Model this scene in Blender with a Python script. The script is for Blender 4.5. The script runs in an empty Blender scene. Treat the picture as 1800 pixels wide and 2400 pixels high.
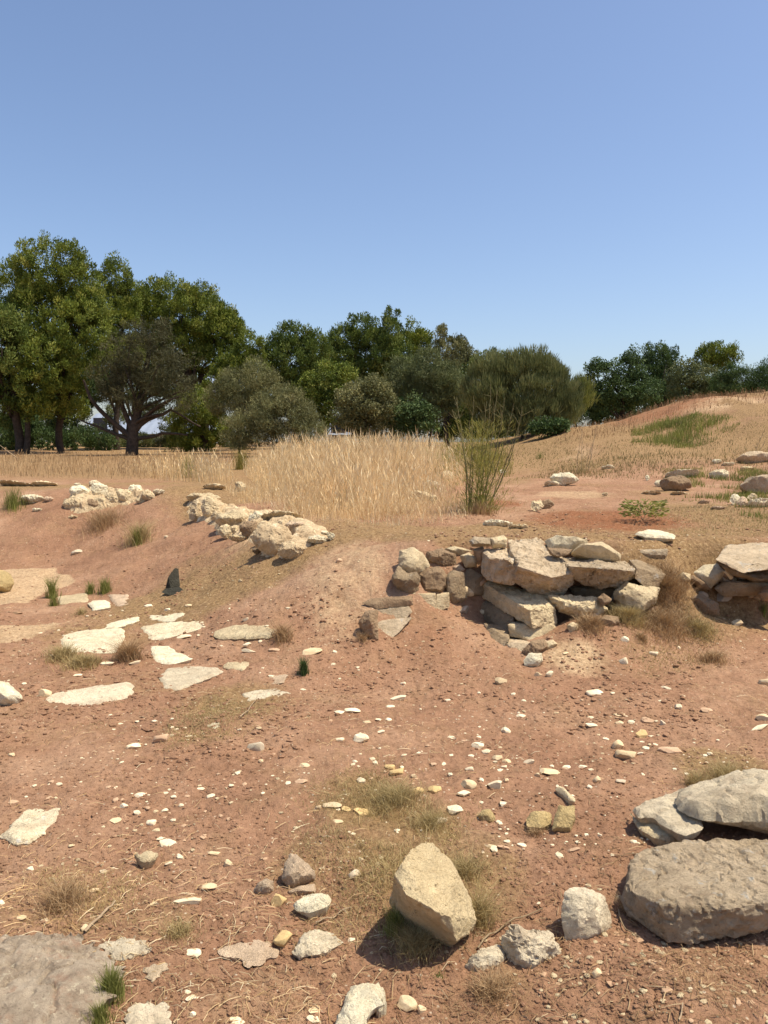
import bpy, bmesh, math, random
import numpy as np
from mathutils import Vector, Matrix, geometry

# ------------------------------------------------------------------ camera, sky, sun, exposure
S = bpy.context.scene
C = S.collection
FPX, CX, CY = 1848.0, 900.0, 1200.0
PITCH = math.radians(5.0)
CAMZ = 1.7
cam_d = bpy.data.cameras.new('camera'); cam = bpy.data.objects.new('camera', cam_d); C.objects.link(cam)
cam.location = (0, 0, CAMZ); cam.rotation_euler = (math.radians(90) - PITCH, 0, 0)
cam_d.sensor_fit = 'VERTICAL'; cam_d.sensor_height = 24.0; cam_d.lens = FPX / 2400 * 24
cam_d.clip_start = 0.05; cam_d.clip_end = 3000
S.camera = cam
SUN_EL = math.radians(65); SUN_DIR = Vector((0.97, -0.14, 0)).normalized()      # horizontal direction towards the sun
w = bpy.data.worlds.new('World'); S.world = w; w.use_nodes = True
nt = w.node_tree; bg = nt.nodes['Background']
sky = nt.nodes.new('ShaderNodeTexSky'); sky.sky_type = 'NISHITA'; sky.sun_disc = False
sky.sun_elevation = SUN_EL; sky.sun_rotation = math.atan2(SUN_DIR.x, SUN_DIR.y)
sky.air_density = 1.0; sky.dust_density = 1.6; sky.ozone_density = 3.0; sky.altitude = 50
tint = nt.nodes.new('ShaderNodeMix'); tint.data_type = 'RGBA'; tint.blend_type = 'MULTIPLY'; tint.inputs[0].default_value = 1; tint.inputs[7].default_value = (1.03, 1.0, 1.02, 1)
nt.links.new(sky.outputs[0], tint.inputs[6]); nt.links.new(tint.outputs[2], bg.inputs[0]); bg.inputs[1].default_value = 0.124
sd = bpy.data.lights.new('sun', 'SUN'); sd.energy = 4.4; sd.angle = math.radians(0.55); sd.color = (1, 0.92, 0.77)
so = bpy.data.objects.new('sun', sd); C.objects.link(so)
sv = Vector((SUN_DIR.x * math.cos(SUN_EL), SUN_DIR.y * math.cos(SUN_EL), math.sin(SUN_EL)))
so.rotation_euler = sv.to_track_quat('Z', 'Y').to_euler(); so.location = (8, -4, 20)
S.view_settings.view_transform = 'Standard'; S.view_settings.look = 'None'
S.view_settings.exposure = 0.44; S.view_settings.gamma = 1.0
S.render.engine = 'CYCLES'
S.render.resolution_x = 768; S.render.resolution_y = 1024

rnd = random.Random(7); RS = np.random.RandomState(11)

# ------------------------------------------------------------------ noise
def _hash(ix, iy, iz, seed):
    h = (ix.astype(np.int64) * 374761393 + iy.astype(np.int64) * 668265263 + iz.astype(np.int64) * 2147483647 + seed * 144269) & 0xffffffff
    h = ((h ^ (h >> 13)) * 1274126177) & 0xffffffff
    h = ((h ^ (h >> 16)) * 2246822519) & 0xffffffff
    return ((h ^ (h >> 15)) & 0xffffff) / float(0xffffff) * 2 - 1
def vnoise(P, seed=0):
    P = np.asarray(P, float); I = np.floor(P); F = P - I; F = F * F * (3 - 2 * F); out = 0
    for a in (0, 1):
        wx = F[:, 0] if a else 1 - F[:, 0]
        for b in (0, 1):
            wy = F[:, 1] if b else 1 - F[:, 1]
            for c in (0, 1):
                wz = F[:, 2] if c else 1 - F[:, 2]
                out = out + wx * wy * wz * _hash(I[:, 0] + a, I[:, 1] + b, I[:, 2] + c, seed)
    return out
def fbm(P, octv=4, seed=0, gain=0.5):
    P = np.asarray(P, float); s = 0; amp = 1; tot = 0
    for o in range(octv):
        s = s + amp * vnoise(P * (2.03 ** o) + o * 17.3, seed + o); tot += amp; amp *= gain
    return s / tot
def sstep(a, b, x):
    t = np.clip((x - a) / (b - a), 0, 1); return t * t * (3 - 2 * t)

# ------------------------------------------------------------------ terrain height
EDGE = [(-60, 18, 4), (-30, 16, 4), (-7, 13.5, 3), (-4.8, 12.8, 2.6), (-3.5, 12.9, 2.4), (-2.2, 11.2, 2.3), (-0.9, 9.2, 2.5), (-0.45, 8.5, 2.3),
        (-0.1, 8.0, 1.9), (0.25, 7.6, 1.2), (0.6, 7.34, .7), (0.9, 7.2, .4), (1.3, 7.02, .26), (2.1, 6.98, .28), (2.6, 7.2, .7), (2.85, 7.25, .5), (3.0, 7.27, .45),
        (3.8, 7.3, .5), (6, 7.5, .8), (60, 9, 2)]
EX = np.array([e[0] for e in EDGE], float); EY = np.array([e[1] for e in EDGE], float); EW = np.array([e[2] for e in EDGE], float)
BUMPS = [  # x, y, height, sx, sy
    (0.40, 6.62, .22, .42, .42), (1.62, 6.25, .16, .30, .26), (2.0, 6.5, .16, .35, .2), (2.55, 6.7, .14, .3, .25), (2.9, 6.6, .1, .4, .3),
    (-0.35, 6.9, .08, .5, .4), (-4.2, 12.4, .18, 1.2, .7), (1.75, 3.2, .08, .7, .5), (-1.1, 8.6, .1, .5, .5),
    (0.35, 2.2, -.03, .6, .3), (1.0, 2.25, .07, .35, .2), (-.2, 4.0, .05, .6, .5), (-3.4, 8.9, -.07, 1.8, 1.1)]
HX = [-60, 1, 3.2, 5, 5.8, 7.3, 8.8, 10.4, 12.0, 14, 18, 26, 60]; HZ = [0, 0, .42, .9, 1.0, 1.12, 1.5, 2.02, 2.2, 2.28, 2.3, 1.8, 1.2]
def height(X, Y, micro=True):
    X = np.asarray(X, float).ravel(); Y = np.asarray(Y, float).ravel()
    dist = np.full(X.shape, 1e9)
    for i in range(len(EX) - 1):
        ax, ay, bx, by = EX[i], EY[i], EX[i + 1], EY[i + 1]
        t = np.clip(((X - ax) * (bx - ax) + (Y - ay) * (by - ay)) / ((bx - ax) ** 2 + (by - ay) ** 2), 0, 1)
        dist = np.minimum(dist, np.hypot(X - ax - t * (bx - ax), Y - ay - t * (by - ay)))
    sgn = np.where(Y > np.interp(X, EX, EY), 1, -1); d = dist * sgn; W = np.interp(X, EX, EW)
    P2 = np.stack([X, Y, X * 0], 1)
    d = d + .22 * fbm(P2 * 1.1, 3, 5) * np.minimum(W, 1.5)
    m = sstep(-1, .12, d / W)
    plat = .78 + .019 * (Y - 7) + .05 * fbm(P2 * .35, 3, 3)
    plat = np.where(Y > 60, .78 + .019 * 53 - (Y - 60) * .004, plat)
    hill = np.interp(X + 1.2 * fbm(P2 * .2, 2, 8), HX, HZ) * np.exp(-((Y - 27) / 7.0) ** 2 / 2)
    pit = .035 * fbm(P2 * .9, 3, 4) + .012 * np.maximum(0, Y - 5)
    z = pit * (1 - m) + plat * m + hill * (1 + .10 * fbm(P2 * .5, 3, 21) + .05 * fbm(P2 * 1.6, 3, 22))
    for bx, by, bh, sx, sy in BUMPS:
        z = z + bh * np.exp(-((X - bx) / sx) ** 2 / 2 - ((Y - by) / sy) ** 2 / 2)
    if micro:
        near = 1 / (1 + (np.hypot(X, Y) / 18) ** 2)
        z = z + .022 * fbm(P2 * 4.5, 4, 9, .55) * (.5 + near) + .010 * fbm(P2 * 23, 3, 10, .6) * near - .02 * np.maximum(0, .12 - np.abs(fbm(P2 * 8, 3, 14))) / .12 * near * .35
    return z
CA, SA = math.cos(PITCH), math.sin(PITCH)
def raydir(px, py):
    u = (px - CX) / FPX; v = (CY - py) / FPX
    return np.array([u, CA + v * SA, -SA + v * CA])
def at(px, py, Y):
    d = raydir(px, py); t = Y / d[1]; return np.array([d[0] * t, Y, CAMZ + d[2] * t])
TS = 1.0 * (1.012 ** np.arange(400))
def G(px, py):
    """world point where the line of sight meets the terrain"""
    d = raydir(px, py)
    def hit(ts):
        P = ts[:, None] * d[None, :]; f = CAMZ + P[:, 2] - height(P[:, 0], P[:, 1])
        k = np.argmax(f < 0)
        return k if f[k] < 0 else -1
    k = hit(TS)
    if k <= 0: t = TS[-1]
    else:
        ts = np.linspace(TS[k - 1], TS[k], 24); k2 = hit(ts); t = ts[max(k2, 0)]
    return np.array([d[0] * t, d[1] * t, CAMZ + d[2] * t])
def hz(x, y): return float(height([x], [y])[0])

# ------------------------------------------------------------------ materials
def newmat(name, rough=.9, spec=.2):
    m = bpy.data.materials.new(name); m.use_nodes = True; n = m.node_tree
    b = n.nodes['Principled BSDF']; b.inputs['Roughness'].default_value = rough
    b.inputs['Specular IOR Level'].default_value = spec
    return m, n, b
def N(n, t, **kw):
    x = n.nodes.new(t)
    for k, v in kw.items():
        if k.startswith('i_'): x.inputs[k[2:].replace('_', ' ')].default_value = v
        else: setattr(x, k, v)
    return x
def ramp(n, fac, stops, interp='LINEAR'):
    r = n.nodes.new('ShaderNodeValToRGB'); r.color_ramp.interpolation = interp
    el = r.color_ramp.elements
    while len(el) < len(stops): el.new(.5)
    for e, (p, c) in zip(el, stops): e.position = p; e.color = (c[0], c[1], c[2], 1) if len(c) == 3 else c
    n.links.new(fac, r.inputs[0]); return r.outputs[0]
def mix(n, fac, a, b, mode='MIX'):
    x = n.nodes.new('ShaderNodeMix'); x.data_type = 'RGBA'; x.blend_type = mode
    for s, v in ((x.inputs[0], fac), (x.inputs[6], a), (x.inputs[7], b)):
        if isinstance(v, (int, float)): s.default_value = v
        elif isinstance(v, tuple): s.default_value = (*v, 1) if len(v) == 3 else v
        else: n.links.new(v, s)
    return x.outputs[2]
def noise(n, vec, scale, detail=5, rough=.6, dist=0):
    x = N(n, 'ShaderNodeTexNoise'); x.inputs['Scale'].default_value = scale; x.inputs['Detail'].default_value = detail
    x.inputs['Roughness'].default_value = rough; x.inputs['Distortion'].default_value = dist
    n.links.new(vec, x.inputs['Vector']); return x.outputs['Fac']
def mapr(n, fac, a, b, c=0., d=1.):
    x = N(n, 'ShaderNodeMapRange'); x.inputs[1].default_value = a; x.inputs[2].default_value = b
    x.inputs[3].default_value = c; x.inputs[4].default_value = d; n.links.new(fac, x.inputs[0]); return x.outputs[0]
def bump(n, b, hts, strength=.6):
    prev = None
    for h, dist in hts:
        x = N(n, 'ShaderNodeBump'); x.inputs['Strength'].default_value = strength; x.inputs['Distance'].default_value = dist
        n.links.new(h, x.inputs['Height'])
        if prev is not None: n.links.new(prev, x.inputs['Normal'])
        prev = x.outputs[0]
    n.links.new(prev, b.inputs['Normal'])

def ground_material():
    m, n, b = newmat('red_earth', .97, .1)
    tc = N(n, 'ShaderNodeTexCoord').outputs['Object']
    n1 = noise(n, tc, .9, 6, .65); n2 = noise(n, tc, 6, 6, .7, .4); n3 = noise(n, tc, 34, 6, .75); n4 = noise(n, tc, 150, 3, .7)
    base = ramp(n, n1, [(.3, (.275, .147, .085)), (.5, (.335, .188, .110)), (.68, (.415, .255, .156))])
    tone = ramp(n, n2, [(.28, (.74, .71, .67)), (.45, (.96, .96, .95)), (.6, (1.03, 1.03, 1.03)), (.75, (1.15, 1.18, 1.2))])
    col = mix(n, 1.0, base, tone, 'MULTIPLY')
    zone = N(n, 'ShaderNodeAttribute', attribute_name='zone')
    sep = N(n, 'ShaderNodeSeparateColor'); n.links.new(zone.outputs['Color'], sep.inputs[0])
    br = mapr(n, n2, .3, .7, -.25, .25)
    def zf(out):
        a = N(n, 'ShaderNodeMath', operation='ADD'); n.links.new(out, a.inputs[0]); n.links.new(br, a.inputs[1]); 
        return mapr(n, a.outputs[0], .2, .75)
    sandy = ramp(n, n3, [(.3, (.41, .27, .15)), (.7, (.55, .39, .23))])
    litter = ramp(n, n3, [(.3, (.190, .112, .052)), (.55, (.295, .188, .090)), (.75, (.40, .28, .145))])
    red = ramp(n, n3, [(.3, (.20, .085, .040)), (.7, (.30, .135, .065))])
    col = mix(n, zf(sep.outputs[0]), col, sandy)
    col = mix(n, zf(sep.outputs[1]), col, litter)
    col = mix(n, zf(sep.outputs[2]), col, red)
    pt = mapr(n, noise(n, tc, 2.6, 7, .78, .8), .50, .66, 0, .55)
    col = mix(n, pt, col, ramp(n, n3, [(.3, (.22, .125, .062)), (.7, (.34, .215, .115))]))
    fine = ramp(n, n3, [(.30, (.55, .50, .47)), (.43, (.93, .92, .91)), (.58, (1.06, 1.06, 1.06)), (.72, (1.36, 1.38, 1.4))])
    col = mix(n, 1.0, col, fine, 'MULTIPLY')
    # crumbs of pale grit
    vo = N(n, 'ShaderNodeTexVoronoi'); vo.inputs['Scale'].default_value = 42; n.links.new(tc, vo.inputs['Vector'])
    sc = N(n, 'ShaderNodeSeparateColor'); n.links.new(vo.outputs['Color'], sc.inputs[0])
    g1 = mapr(n, vo.outputs['Distance'], .16, .24, 1, 0); g2 = mapr(n, sc.outputs[0], .88, .9)
    mm = N(n, 'ShaderNodeMath', operation='MULTIPLY'); n.links.new(g1, mm.inputs[0]); n.links.new(g2, mm.inputs[1])
    col = mix(n, mm.outputs[0], col, (.55, .43, .3))
    dk = mapr(n, noise(n, tc, 75, 4, .75), .34, .27)
    col = mix(n, dk, col, (.10, .055, .03))
    n.links.new(col, b.inputs['Base Color'])
    bump(n, b, [(n2, .035), (n3, .014), (n4, .004)], .9)
    return m

def stone_material(name, c1, c2, stain, pit=.5, lichen=None, scale=1.0, soil=.5, bs=1.0):
    m, n, b = newmat(name, .93, .18)
    tc = N(n, 'ShaderNodeTexCoord').outputs['Object']
    oi = N(n, 'ShaderNodeObjectInfo').outputs['Random']
    off = N(n, 'ShaderNodeCombineXYZ'); n.links.new(oi, off.inputs[0]); n.links.new(oi, off.inputs[1])
    mp = N(n, 'ShaderNodeVectorMath', operation='MULTIPLY_ADD'); n.links.new(off.outputs[0], mp.inputs[0]); mp.inputs[1].default_value = (31, 57, 0); n.links.new(tc, mp.inputs[2])
    v = mp.outputs[0]
    n1 = noise(n, v, 3.5 * scale, 6, .65, .3); n2 = noise(n, v, 16 * scale, 6, .7, .5); n3 = noise(n, v, 60 * scale, 5, .75); n4 = noise(n, v, 7 * scale, 7, .8, 1.2)
    col = ramp(n, n1, [(.3, c2), (.62, c1)])
    col = mix(n, mapr(n, n4, .56, .70), col, stain)
    col = mix(n, 1.0, col, ramp(n, n2, [(.3, (.78, .76, .74)), (.55, (1, 1, 1)), (.75, (1.1, 1.1, 1.08))]), 'MULTIPLY')
    dk = mapr(n, n3, .40, .31)
    dm = N(n, 'ShaderNodeMath', operation='MULTIPLY'); n.links.new(dk, dm.inputs[0]); dm.inputs[1].default_value = pit
    col = mix(n, dm.outputs[0], col, (.10, .08, .06))
    if lichen:
        lk = mapr(n, noise(n, v, 9 * scale, 5, .7, .2), .60, .66); col = mix(n, lk, col, lichen)
    # soil washed against the lower part: red dust that clings in patches
    sf = mapr(n, noise(n, v, 5.5 * scale, 6, .75), .60 - .06 * soil, .78)
    sm = N(n, 'ShaderNodeMath', operation='MULTIPLY'); n.links.new(sf, sm.inputs[0]); sm.inputs[1].default_value = soil
    col = mix(n, sm.outputs[0], col, (.36, .20, .12))
    hv = N(n, 'ShaderNodeHueSaturation'); n.links.new(col, hv.inputs['Color']); n.links.new(mapr(n, oi, 0, 1, .86, 1.1), hv.inputs['Value'])
    n.links.new(hv.outputs[0], b.inputs['Base Color'])
    bump(n, b, [(n4, .045 * bs / scale), (n2, .024 * bs / scale), (n3, .010 * bs / scale)], .9)
    return m
M = {}
M['ground'] = ground_material()
M['white'] = stone_material('white_limestone', (.92, .82, .58), (.82, .69, .44), (.60, .47, .30), .35, None, 1.3, .35)
M['cream'] = stone_material('cream_limestone', (.82, .66, .40), (.58, .44, .26), (.46, .35, .21), .30, None, 1.2, .4)
M['yellow'] = stone_material('yellow_sandstone', (.66, .49, .23), (.60, .44, .20), (.52, .38, .18), .10, None, 1.0, .15)
M['boulder'] = stone_material('smooth_ochre_stone', (.76, .60, .35), (.70, .53, .29), (.58, .43, .23), .12, None, .8, .0)
M['grey'] = stone_material('grey_weathered_stone', (.65, .505, .33), (.48, .365, .23), (.28, .21, .13), .85, (.55, .49, .39), 1.3, .45)
M['greydark'] = stone_material('weathered_and_shaded_stone', (.45, .33, .20), (.33, .24, .14), (.15, .115, .085), .75, (.40, .34, .26), 1.0, .5)  # weathered tone; also puts shade into the colour of stones in the wall hollow
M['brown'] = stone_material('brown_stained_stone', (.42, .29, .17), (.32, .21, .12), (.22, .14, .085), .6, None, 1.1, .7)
M['pink'] = stone_material('pink_dusty_stone', (.68, .51, .34), (.58, .42, .27), (.48, .33, .21), .2, None, 1.2, .8)
M['slab'] = stone_material('bleached_slab_stone', (.90, .77, .52), (.72, .58, .36), (.40, .31, .20), .6, (.80, .74, .60), 1.0, .55)
M['rough'] = stone_material('pitted_limestone', (.84, .71, .49), (.60, .48, .32), (.30, .24, .17), .9, None, 1.6, .6)
M['slate'] = stone_material('dark_slate_stone', (.075, .07, .05), (.045, .042, .032), (.11, .09, .06), .3, None, 1.5, .0)
M['crust'] = stone_material('crusted_pale_rubble', (.74, .57, .34), (.50, .35, .20), (.38, .24, .14), .7, (.84, .71, .48), 1.3, .5)
M['mottled'] = stone_material('mottled_grey_rock', (.56, .45, .32), (.33, .25, .17), (.66, .55, .40), 1.0, (.62, .52, .36), 2.4, 1.1)
M['sand'] = stone_material('pale_sandy_crust', (.58, .42, .25), (.50, .34, .19), (.47, .31, .18), .1, None, 1.4, .35)

for k_, a_ in dict(white=((.90, .81, .60), (.78, .66, .44), (.64, .52, .34)), cream=((.74, .61, .40), (.62, .48, .29), (.52, .40, .24)), yellow=((.68, .51, .25), (.60, .45, .22), (.54, .40, .2)), grey=((.52, .44, .34), (.42, .35, .26), (.3, .25, .19)),
                   pink=((.60, .43, .29), (.52, .35, .22), (.44, .29, .18)), slab=((.64, .56, .42), (.54, .46, .33), (.42, .34, .24)), brown=((.44, .30, .18), (.34, .22, .13), (.24, .15, .09))).items():
    M['loose_' + k_] = stone_material('loose_stone_' + k_, *[tuple(c_ * q_ for c_, q_ in zip(a2, (.95, .9, .84))) for a2 in a_], .35, None, .16, .6, .006)
def leaf_material(name, stops, transl=.25):
    m, n, b = newmat(name, .65, .25)
    a = N(n, 'ShaderNodeAttribute', attribute_name='tone')
    col = ramp(n, a.outputs['Fac'], stops)
    tc = N(n, 'ShaderNodeTexCoord').outputs['Object']
    col = mix(n, 1.0, col, ramp(n, noise(n, tc, .9, 3), [(.3, (.75, .78, .8)), (.7, (1.2, 1.15, 1.05))]), 'MULTIPLY')
    n.links.new(col, b.inputs['Base Color'])
    t = N(n, 'ShaderNodeBsdfTranslucent'); n.links.new(col, t.inputs[0])
    ms = N(n, 'ShaderNodeMixShader'); ms.inputs[0].default_value = transl
    n.links.new(b.outputs[0], ms.inputs[1]); n.links.new(t.outputs[0], ms.inputs[2])
    n.links.new(ms.outputs[0], n.nodes['Material Output'].inputs[0])
    return m
def leafset(a, b, c, d): return [(0, a), (.35, b), (.7, c), (1, d)]
M['pine'] = leaf_material('pine_needles', leafset((.050, .080, .010), (.120, .160, .022), (.215, .250, .038), (.36, .36, .085)))
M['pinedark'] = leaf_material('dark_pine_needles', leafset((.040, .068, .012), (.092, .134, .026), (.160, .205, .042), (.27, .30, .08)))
M['olive'] = leaf_material('olive_grey_leaves', leafset((.095, .102, .038), (.165, .168, .066), (.24, .232, .10), (.34, .32, .155)))
M['greygreen'] = leaf_material('grey_green_leaves', leafset((.065, .085, .034), (.115, .138, .054), (.17, .19, .075), (.27, .27, .12)))
M['broom'] = leaf_material('broom_twigs', leafset((.095, .115, .042), (.155, .175, .066), (.215, .23, .09), (.31, .31, .14)))
M['browngrey'] = leaf_material('brown_grey_twigs', leafset((.040, .042, .018), (.072, .072, .030), (.108, .104, .045), (.16, .148, .07)))
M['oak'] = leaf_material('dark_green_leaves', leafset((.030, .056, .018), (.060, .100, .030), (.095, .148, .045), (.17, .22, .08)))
M['bright'] = leaf_material('fresh_green_leaves', leafset((.13, .14, .035), (.20, .22, .05), (.29, .29, .08), (.40, .37, .14)), .35)
M['fennel'] = leaf_material('yellow_green_fronds', leafset((.16, .13, .03), (.26, .22, .05), (.36, .32, .08), (.46, .40, .13)), .35)
M['fennelgreen'] = leaf_material('olive_green_fronds', leafset((.13, .13, .03), (.22, .215, .05), (.33, .31, .08), (.45, .41, .13)), .35)
M['straw'] = leaf_material('golden_straw', leafset((.52, .36, .17), (.72, .52, .27), (.85, .67, .40), (.93, .82, .57)), .3)
M['drybrown'] = leaf_material('dry_brown_grass', leafset((.26, .155, .075), (.38, .24, .12), (.49, .33, .18), (.62, .46, .27)), .2)
M['hillgrass'] = leaf_material('reddish_hill_grass', leafset((.19, .105, .05), (.28, .16, .08), (.36, .22, .115), (.46, .32, .18)), .2)
M['hillolive'] = leaf_material('olive_hill_grass', leafset((.15, .12, .045), (.23, .18, .07), (.31, .245, .10), (.42, .34, .16)), .2)
M['dryolive'] = leaf_material('dry_olive_grass', leafset((.26, .19, .075), (.37, .275, .12), (.47, .36, .17), (.60, .48, .25)), .25)
def wood_material(name, c1, c2, sc=14):
    m, n, b = newmat(name, .9, .15)
    tc = N(n, 'ShaderNodeTexCoord').outputs['Object']; nn = noise(n, tc, sc, 6, .7, .5)
    n.links.new(ramp(n, nn, [(.35, c2), (.65, c1)]), b.inputs['Base Color']); bump(n, b, [(nn, .02)]); return m
M['bark'] = wood_material('dark_bark', (.085, .062, .045), (.035, .027, .02), 9)
M['twig'] = wood_material('dry_twig_bark', (.46, .34, .21), (.30, .21, .13), 50)
M['stalk'] = wood_material('dry_stalk_skin', (.34, .25, .15), (.21, .15, .085), 30)
M['greenstalk'] = wood_material('olive_stalk_skin', (.24, .21, .10), (.13, .11, .05), 30)
M['clod'] = M['ground']

# ------------------------------------------------------------------ object helpers
def link(name, me, mat=None, parent=None):
    o = bpy.data.objects.new(name, me); C.objects.link(o)
    if mat is not None and len(me.materials) == 0: me.materials.append(mat)
    if parent is not None: o.parent = parent
    return o
def tag(o, label=None, cat=None, group=None, kind=None):
    if label: o['label'] = label
    if cat: o['category'] = cat
    if group: o['group'] = group
    if kind: o['kind'] = kind
    return o
def empty(name, loc):
    o = bpy.data.objects.new(name, None); C.objects.link(o); o.location = tuple(loc); o.empty_display_size = .2; return o
def mesh_np(name, V, F, tone=None, smooth=False):
    """V (n,3), F (m,k) with constant k"""
    V = np.asarray(V, np.float32); F = np.asarray(F, np.int32); k = F.shape[1]
    me = bpy.data.meshes.new(name)
    me.vertices.add(len(V)); me.vertices.foreach_set('co', V.ravel())
    me.loops.add(F.size); me.loops.foreach_set('vertex_index', F.ravel())
    me.polygons.add(len(F)); me.polygons.foreach_set('loop_start', np.arange(0, F.size, k, dtype=np.int32))
    try: me.polygons.foreach_set('loop_total', np.full(len(F), k, np.int32))
    except Exception: pass
    me.polygons.foreach_set('use_smooth', np.full(len(F), smooth))
    me.update(calc_edges=True)
    if tone is not None:
        a = me.attributes.new('tone', 'FLOAT', 'POINT'); a.data.foreach_set('value', np.asarray(tone, np.float32))
    return me
def recenter(o, loc):
    """give a world-space mesh its own origin"""
    me = o.data; n_ = len(me.vertices); co = np.empty(n_ * 3, np.float32); me.vertices.foreach_get('co', co)
    co = co.reshape(-1, 3) - np.asarray(loc, np.float32); me.vertices.foreach_set('co', co.ravel()); me.update(); o.location = tuple(float(v) for v in loc)

# ------------------------------------------------------------------ ground sheet
def build_ground():
    half = math.radians(36)
    a1 = np.linspace(-half, half, 860); a0 = np.linspace(-math.pi, -half, 70)[:-1]; a2 = np.linspace(half, math.pi, 70)[1:-1]
    A = np.concatenate([a0, a1, a2]); nA = len(A)
    r = [.5]
    while r[-1] < 1500:
        k = .0052 if 1.9 < r[-1] < 14 else (.010 if r[-1] < 60 else .05)
        if r[-1] < 1.9: k = .05
        r.append(r[-1] * (1 + k))
    R = np.array(r); nR = len(R)
    X = (np.sin(A)[None, :] * R[:, None]); Y = (np.cos(A)[None, :] * R[:, None])
    Z = height(X, Y).reshape(nR, nA)
    V = np.stack([X, Y, Z], 2).reshape(-1, 3)
    V = np.concatenate([V, [[0, 0, float(Z[0].mean())]]])
    i = np.arange(nR - 1)[:, None] * nA; j = np.arange(nA)[None, :]; j2 = (j + 1) % nA
    F = np.stack([i + j, i + j2, i + nA + j2, i + nA + j], 2).reshape(-1, 4)[:, ::-1]
    me = mesh_np('ground', V, F, smooth=True)
    bm = None
    x, y = V[:, 0], V[:, 1]
    zone = np.zeros((len(V), 4), np.float32); zone[:, 3] = 1
    def ell(ch, px, py, rx, ry, s):
        c = G(px, py); sx = rx / FPX * c[1]
        d = np.hypot((x - c[0]) / sx, (y - c[1]) / ry)
        zone[:, ch] = np.maximum(zone[:, ch], s * (1 - sstep(.35, 1.15, d)))
    for a in ZONES: ell(*a)
    for ch, outl, st, soft in ZPOLY:
        P = np.array([G(*p_)[:2] for p_ in outl]); q = np.column_stack([x, y]); box_ = (x > P[:, 0].min() - 1) & (x < P[:, 0].max() + 1) & (y > P[:, 1].min() - 1) & (y < P[:, 1].max() + 1); q = q[box_]
        d = pdist(q, P) * np.where(inside(q, P), 1, -1) + .10 * fbm(np.column_stack([q * 2.2, q[:, :1] * 0]), 4, 61); zone[box_, ch] = np.maximum(zone[box_, ch], st * sstep(-soft, soft, d)); 
        if ch == 0: zone[box_, 1] *= 1 - sstep(-soft, soft, d)
    far = sstep(13.5, 19, y); zone[:, 1] = np.maximum(zone[:, 1], far * (.80 + .5 * fbm(np.stack([x, y, x * 0], 1) * .33, 4, 78)) * (1 - .75 * np.clip(zone[:, 0] + zone[:, 2], 0, 1)))
    nz = fbm(np.stack([x, y, x * 0], 1) * .5, 3, 77)
    zone[:, 1] = np.maximum(zone[:, 1], .8 * sstep(-.08, .35, nz) * sstep(1.2, 2.4, y))
    ca = me.color_attributes.new('zone', 'FLOAT_COLOR', 'POINT'); ca.data.foreach_set('color', zone.ravel())
    o = link('ground', me, M['ground']); tag(o, kind='structure'); return o
# channel (0 sandy, 1 straw litter, 2 red), px, py, rx px, ry m, strength
ZONES = [(0, 1180, 1000, 70, 2.5, .8), (0, 1700, 945, 130, 2.0, .8), (2, 1550, 960, 160, 3, .6), (0, 1330, 1060, 90, 2.5, .6), (0, 810, 1330, 130, 1.5, .5), (0, 640, 1240, 150, 1.2, .5), (0, 1350, 1540, 95, .35, .8), (0, 760, 1215, 160, 1.6, .45), (0, 1480, 1400, 90, .3, .6),
         (0, 900, 1240, 120, .8, .5), (0, 1350, 1160, 120, .9, .55), (0, 600, 2330, 200, .25, .35),
         (2, 1420, 1215, 240, 1.3, .9), (2, 1180, 1180, 60, .8, .7), (2, 1010, 1490, 120, .5, .3),
         (1, 1600, 1300, 260, 1.0, .9), (1, 1700, 1210, 200, 2.2, .8), (1, 950, 1980, 230, .6, .75), (1, 1150, 2040, 120, .4, .6), (1, 1690, 1790, 150, .35, .9),
         (1, 560, 1640, 160, .5, .8), (1, 830, 1880, 130, .4, .7), (1, 330, 2150, 200, .2, .4), (1, 700, 2020, 120, .3, .5), (1, 1500, 1450, 140, .25, .6), (1, 1200, 2330, 100, .2, .4),
         (0, 130, 1470, 200, .5, .25), (1, 300, 1600, 250, .5, .35), (1, 300, 1120, 500, 3.0, .35), (1, 200, 2150, 150, .2, .5)]

# ------------------------------------------------------------------ stones traced in a plane, with real thickness
def resample(poly, s, closed=True, jag=0.0, seed=0):
    P = np.array(poly, float); n_ = len(P); out = []
    for i in range(n_):
        a, b = P[i], P[(i + 1) % n_]; L = np.hypot(*(b - a)); k = max(1, int(round(L / s)))
        for j in range(k): out.append(a + (b - a) * j / k)
    out = np.array(out)
    # corner rounding
    for _ in range(2): out = .5 * out + .25 * (np.roll(out, 1, 0) + np.roll(out, -1, 0))
    if jag:
        c = out.mean(0); t = np.roll(out, -1, 0) - np.roll(out, 1, 0); nn = np.stack([t[:, 1], -t[:, 0]], 1); nn /= (np.linalg.norm(nn, axis=1)[:, None] + 1e-9)
        P3 = np.column_stack([out / (s * 4.0), np.full(len(out), seed * 3.7)])
        out = out + nn * (fbm(P3, 3, seed)[:, None] * jag)
    return out
def inside(P, poly):
    x, y = P[:, 0], P[:, 1]; c = np.zeros(len(P), bool); n_ = len(poly); j = n_ - 1
    for i in range(n_):
        xi, yi = poly[i]; xj, yj = poly[j]
        c ^= ((yi > y) != (yj > y)) & (x < (xj - xi) * (y - yi) / (yj - yi + 1e-12) + xi); j = i
    return c
def pdist(P, poly):
    d = np.full(len(P), 1e9)
    for i in range(len(poly)):
        a, b = poly[i], poly[(i + 1) % len(poly)]; ab = b - a
        t = np.clip(((P - a) @ ab) / (ab @ ab + 1e-12), 0, 1); d = np.minimum(d, np.linalg.norm(P - a - t[:, None] * ab, axis=1))
    return d
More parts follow.
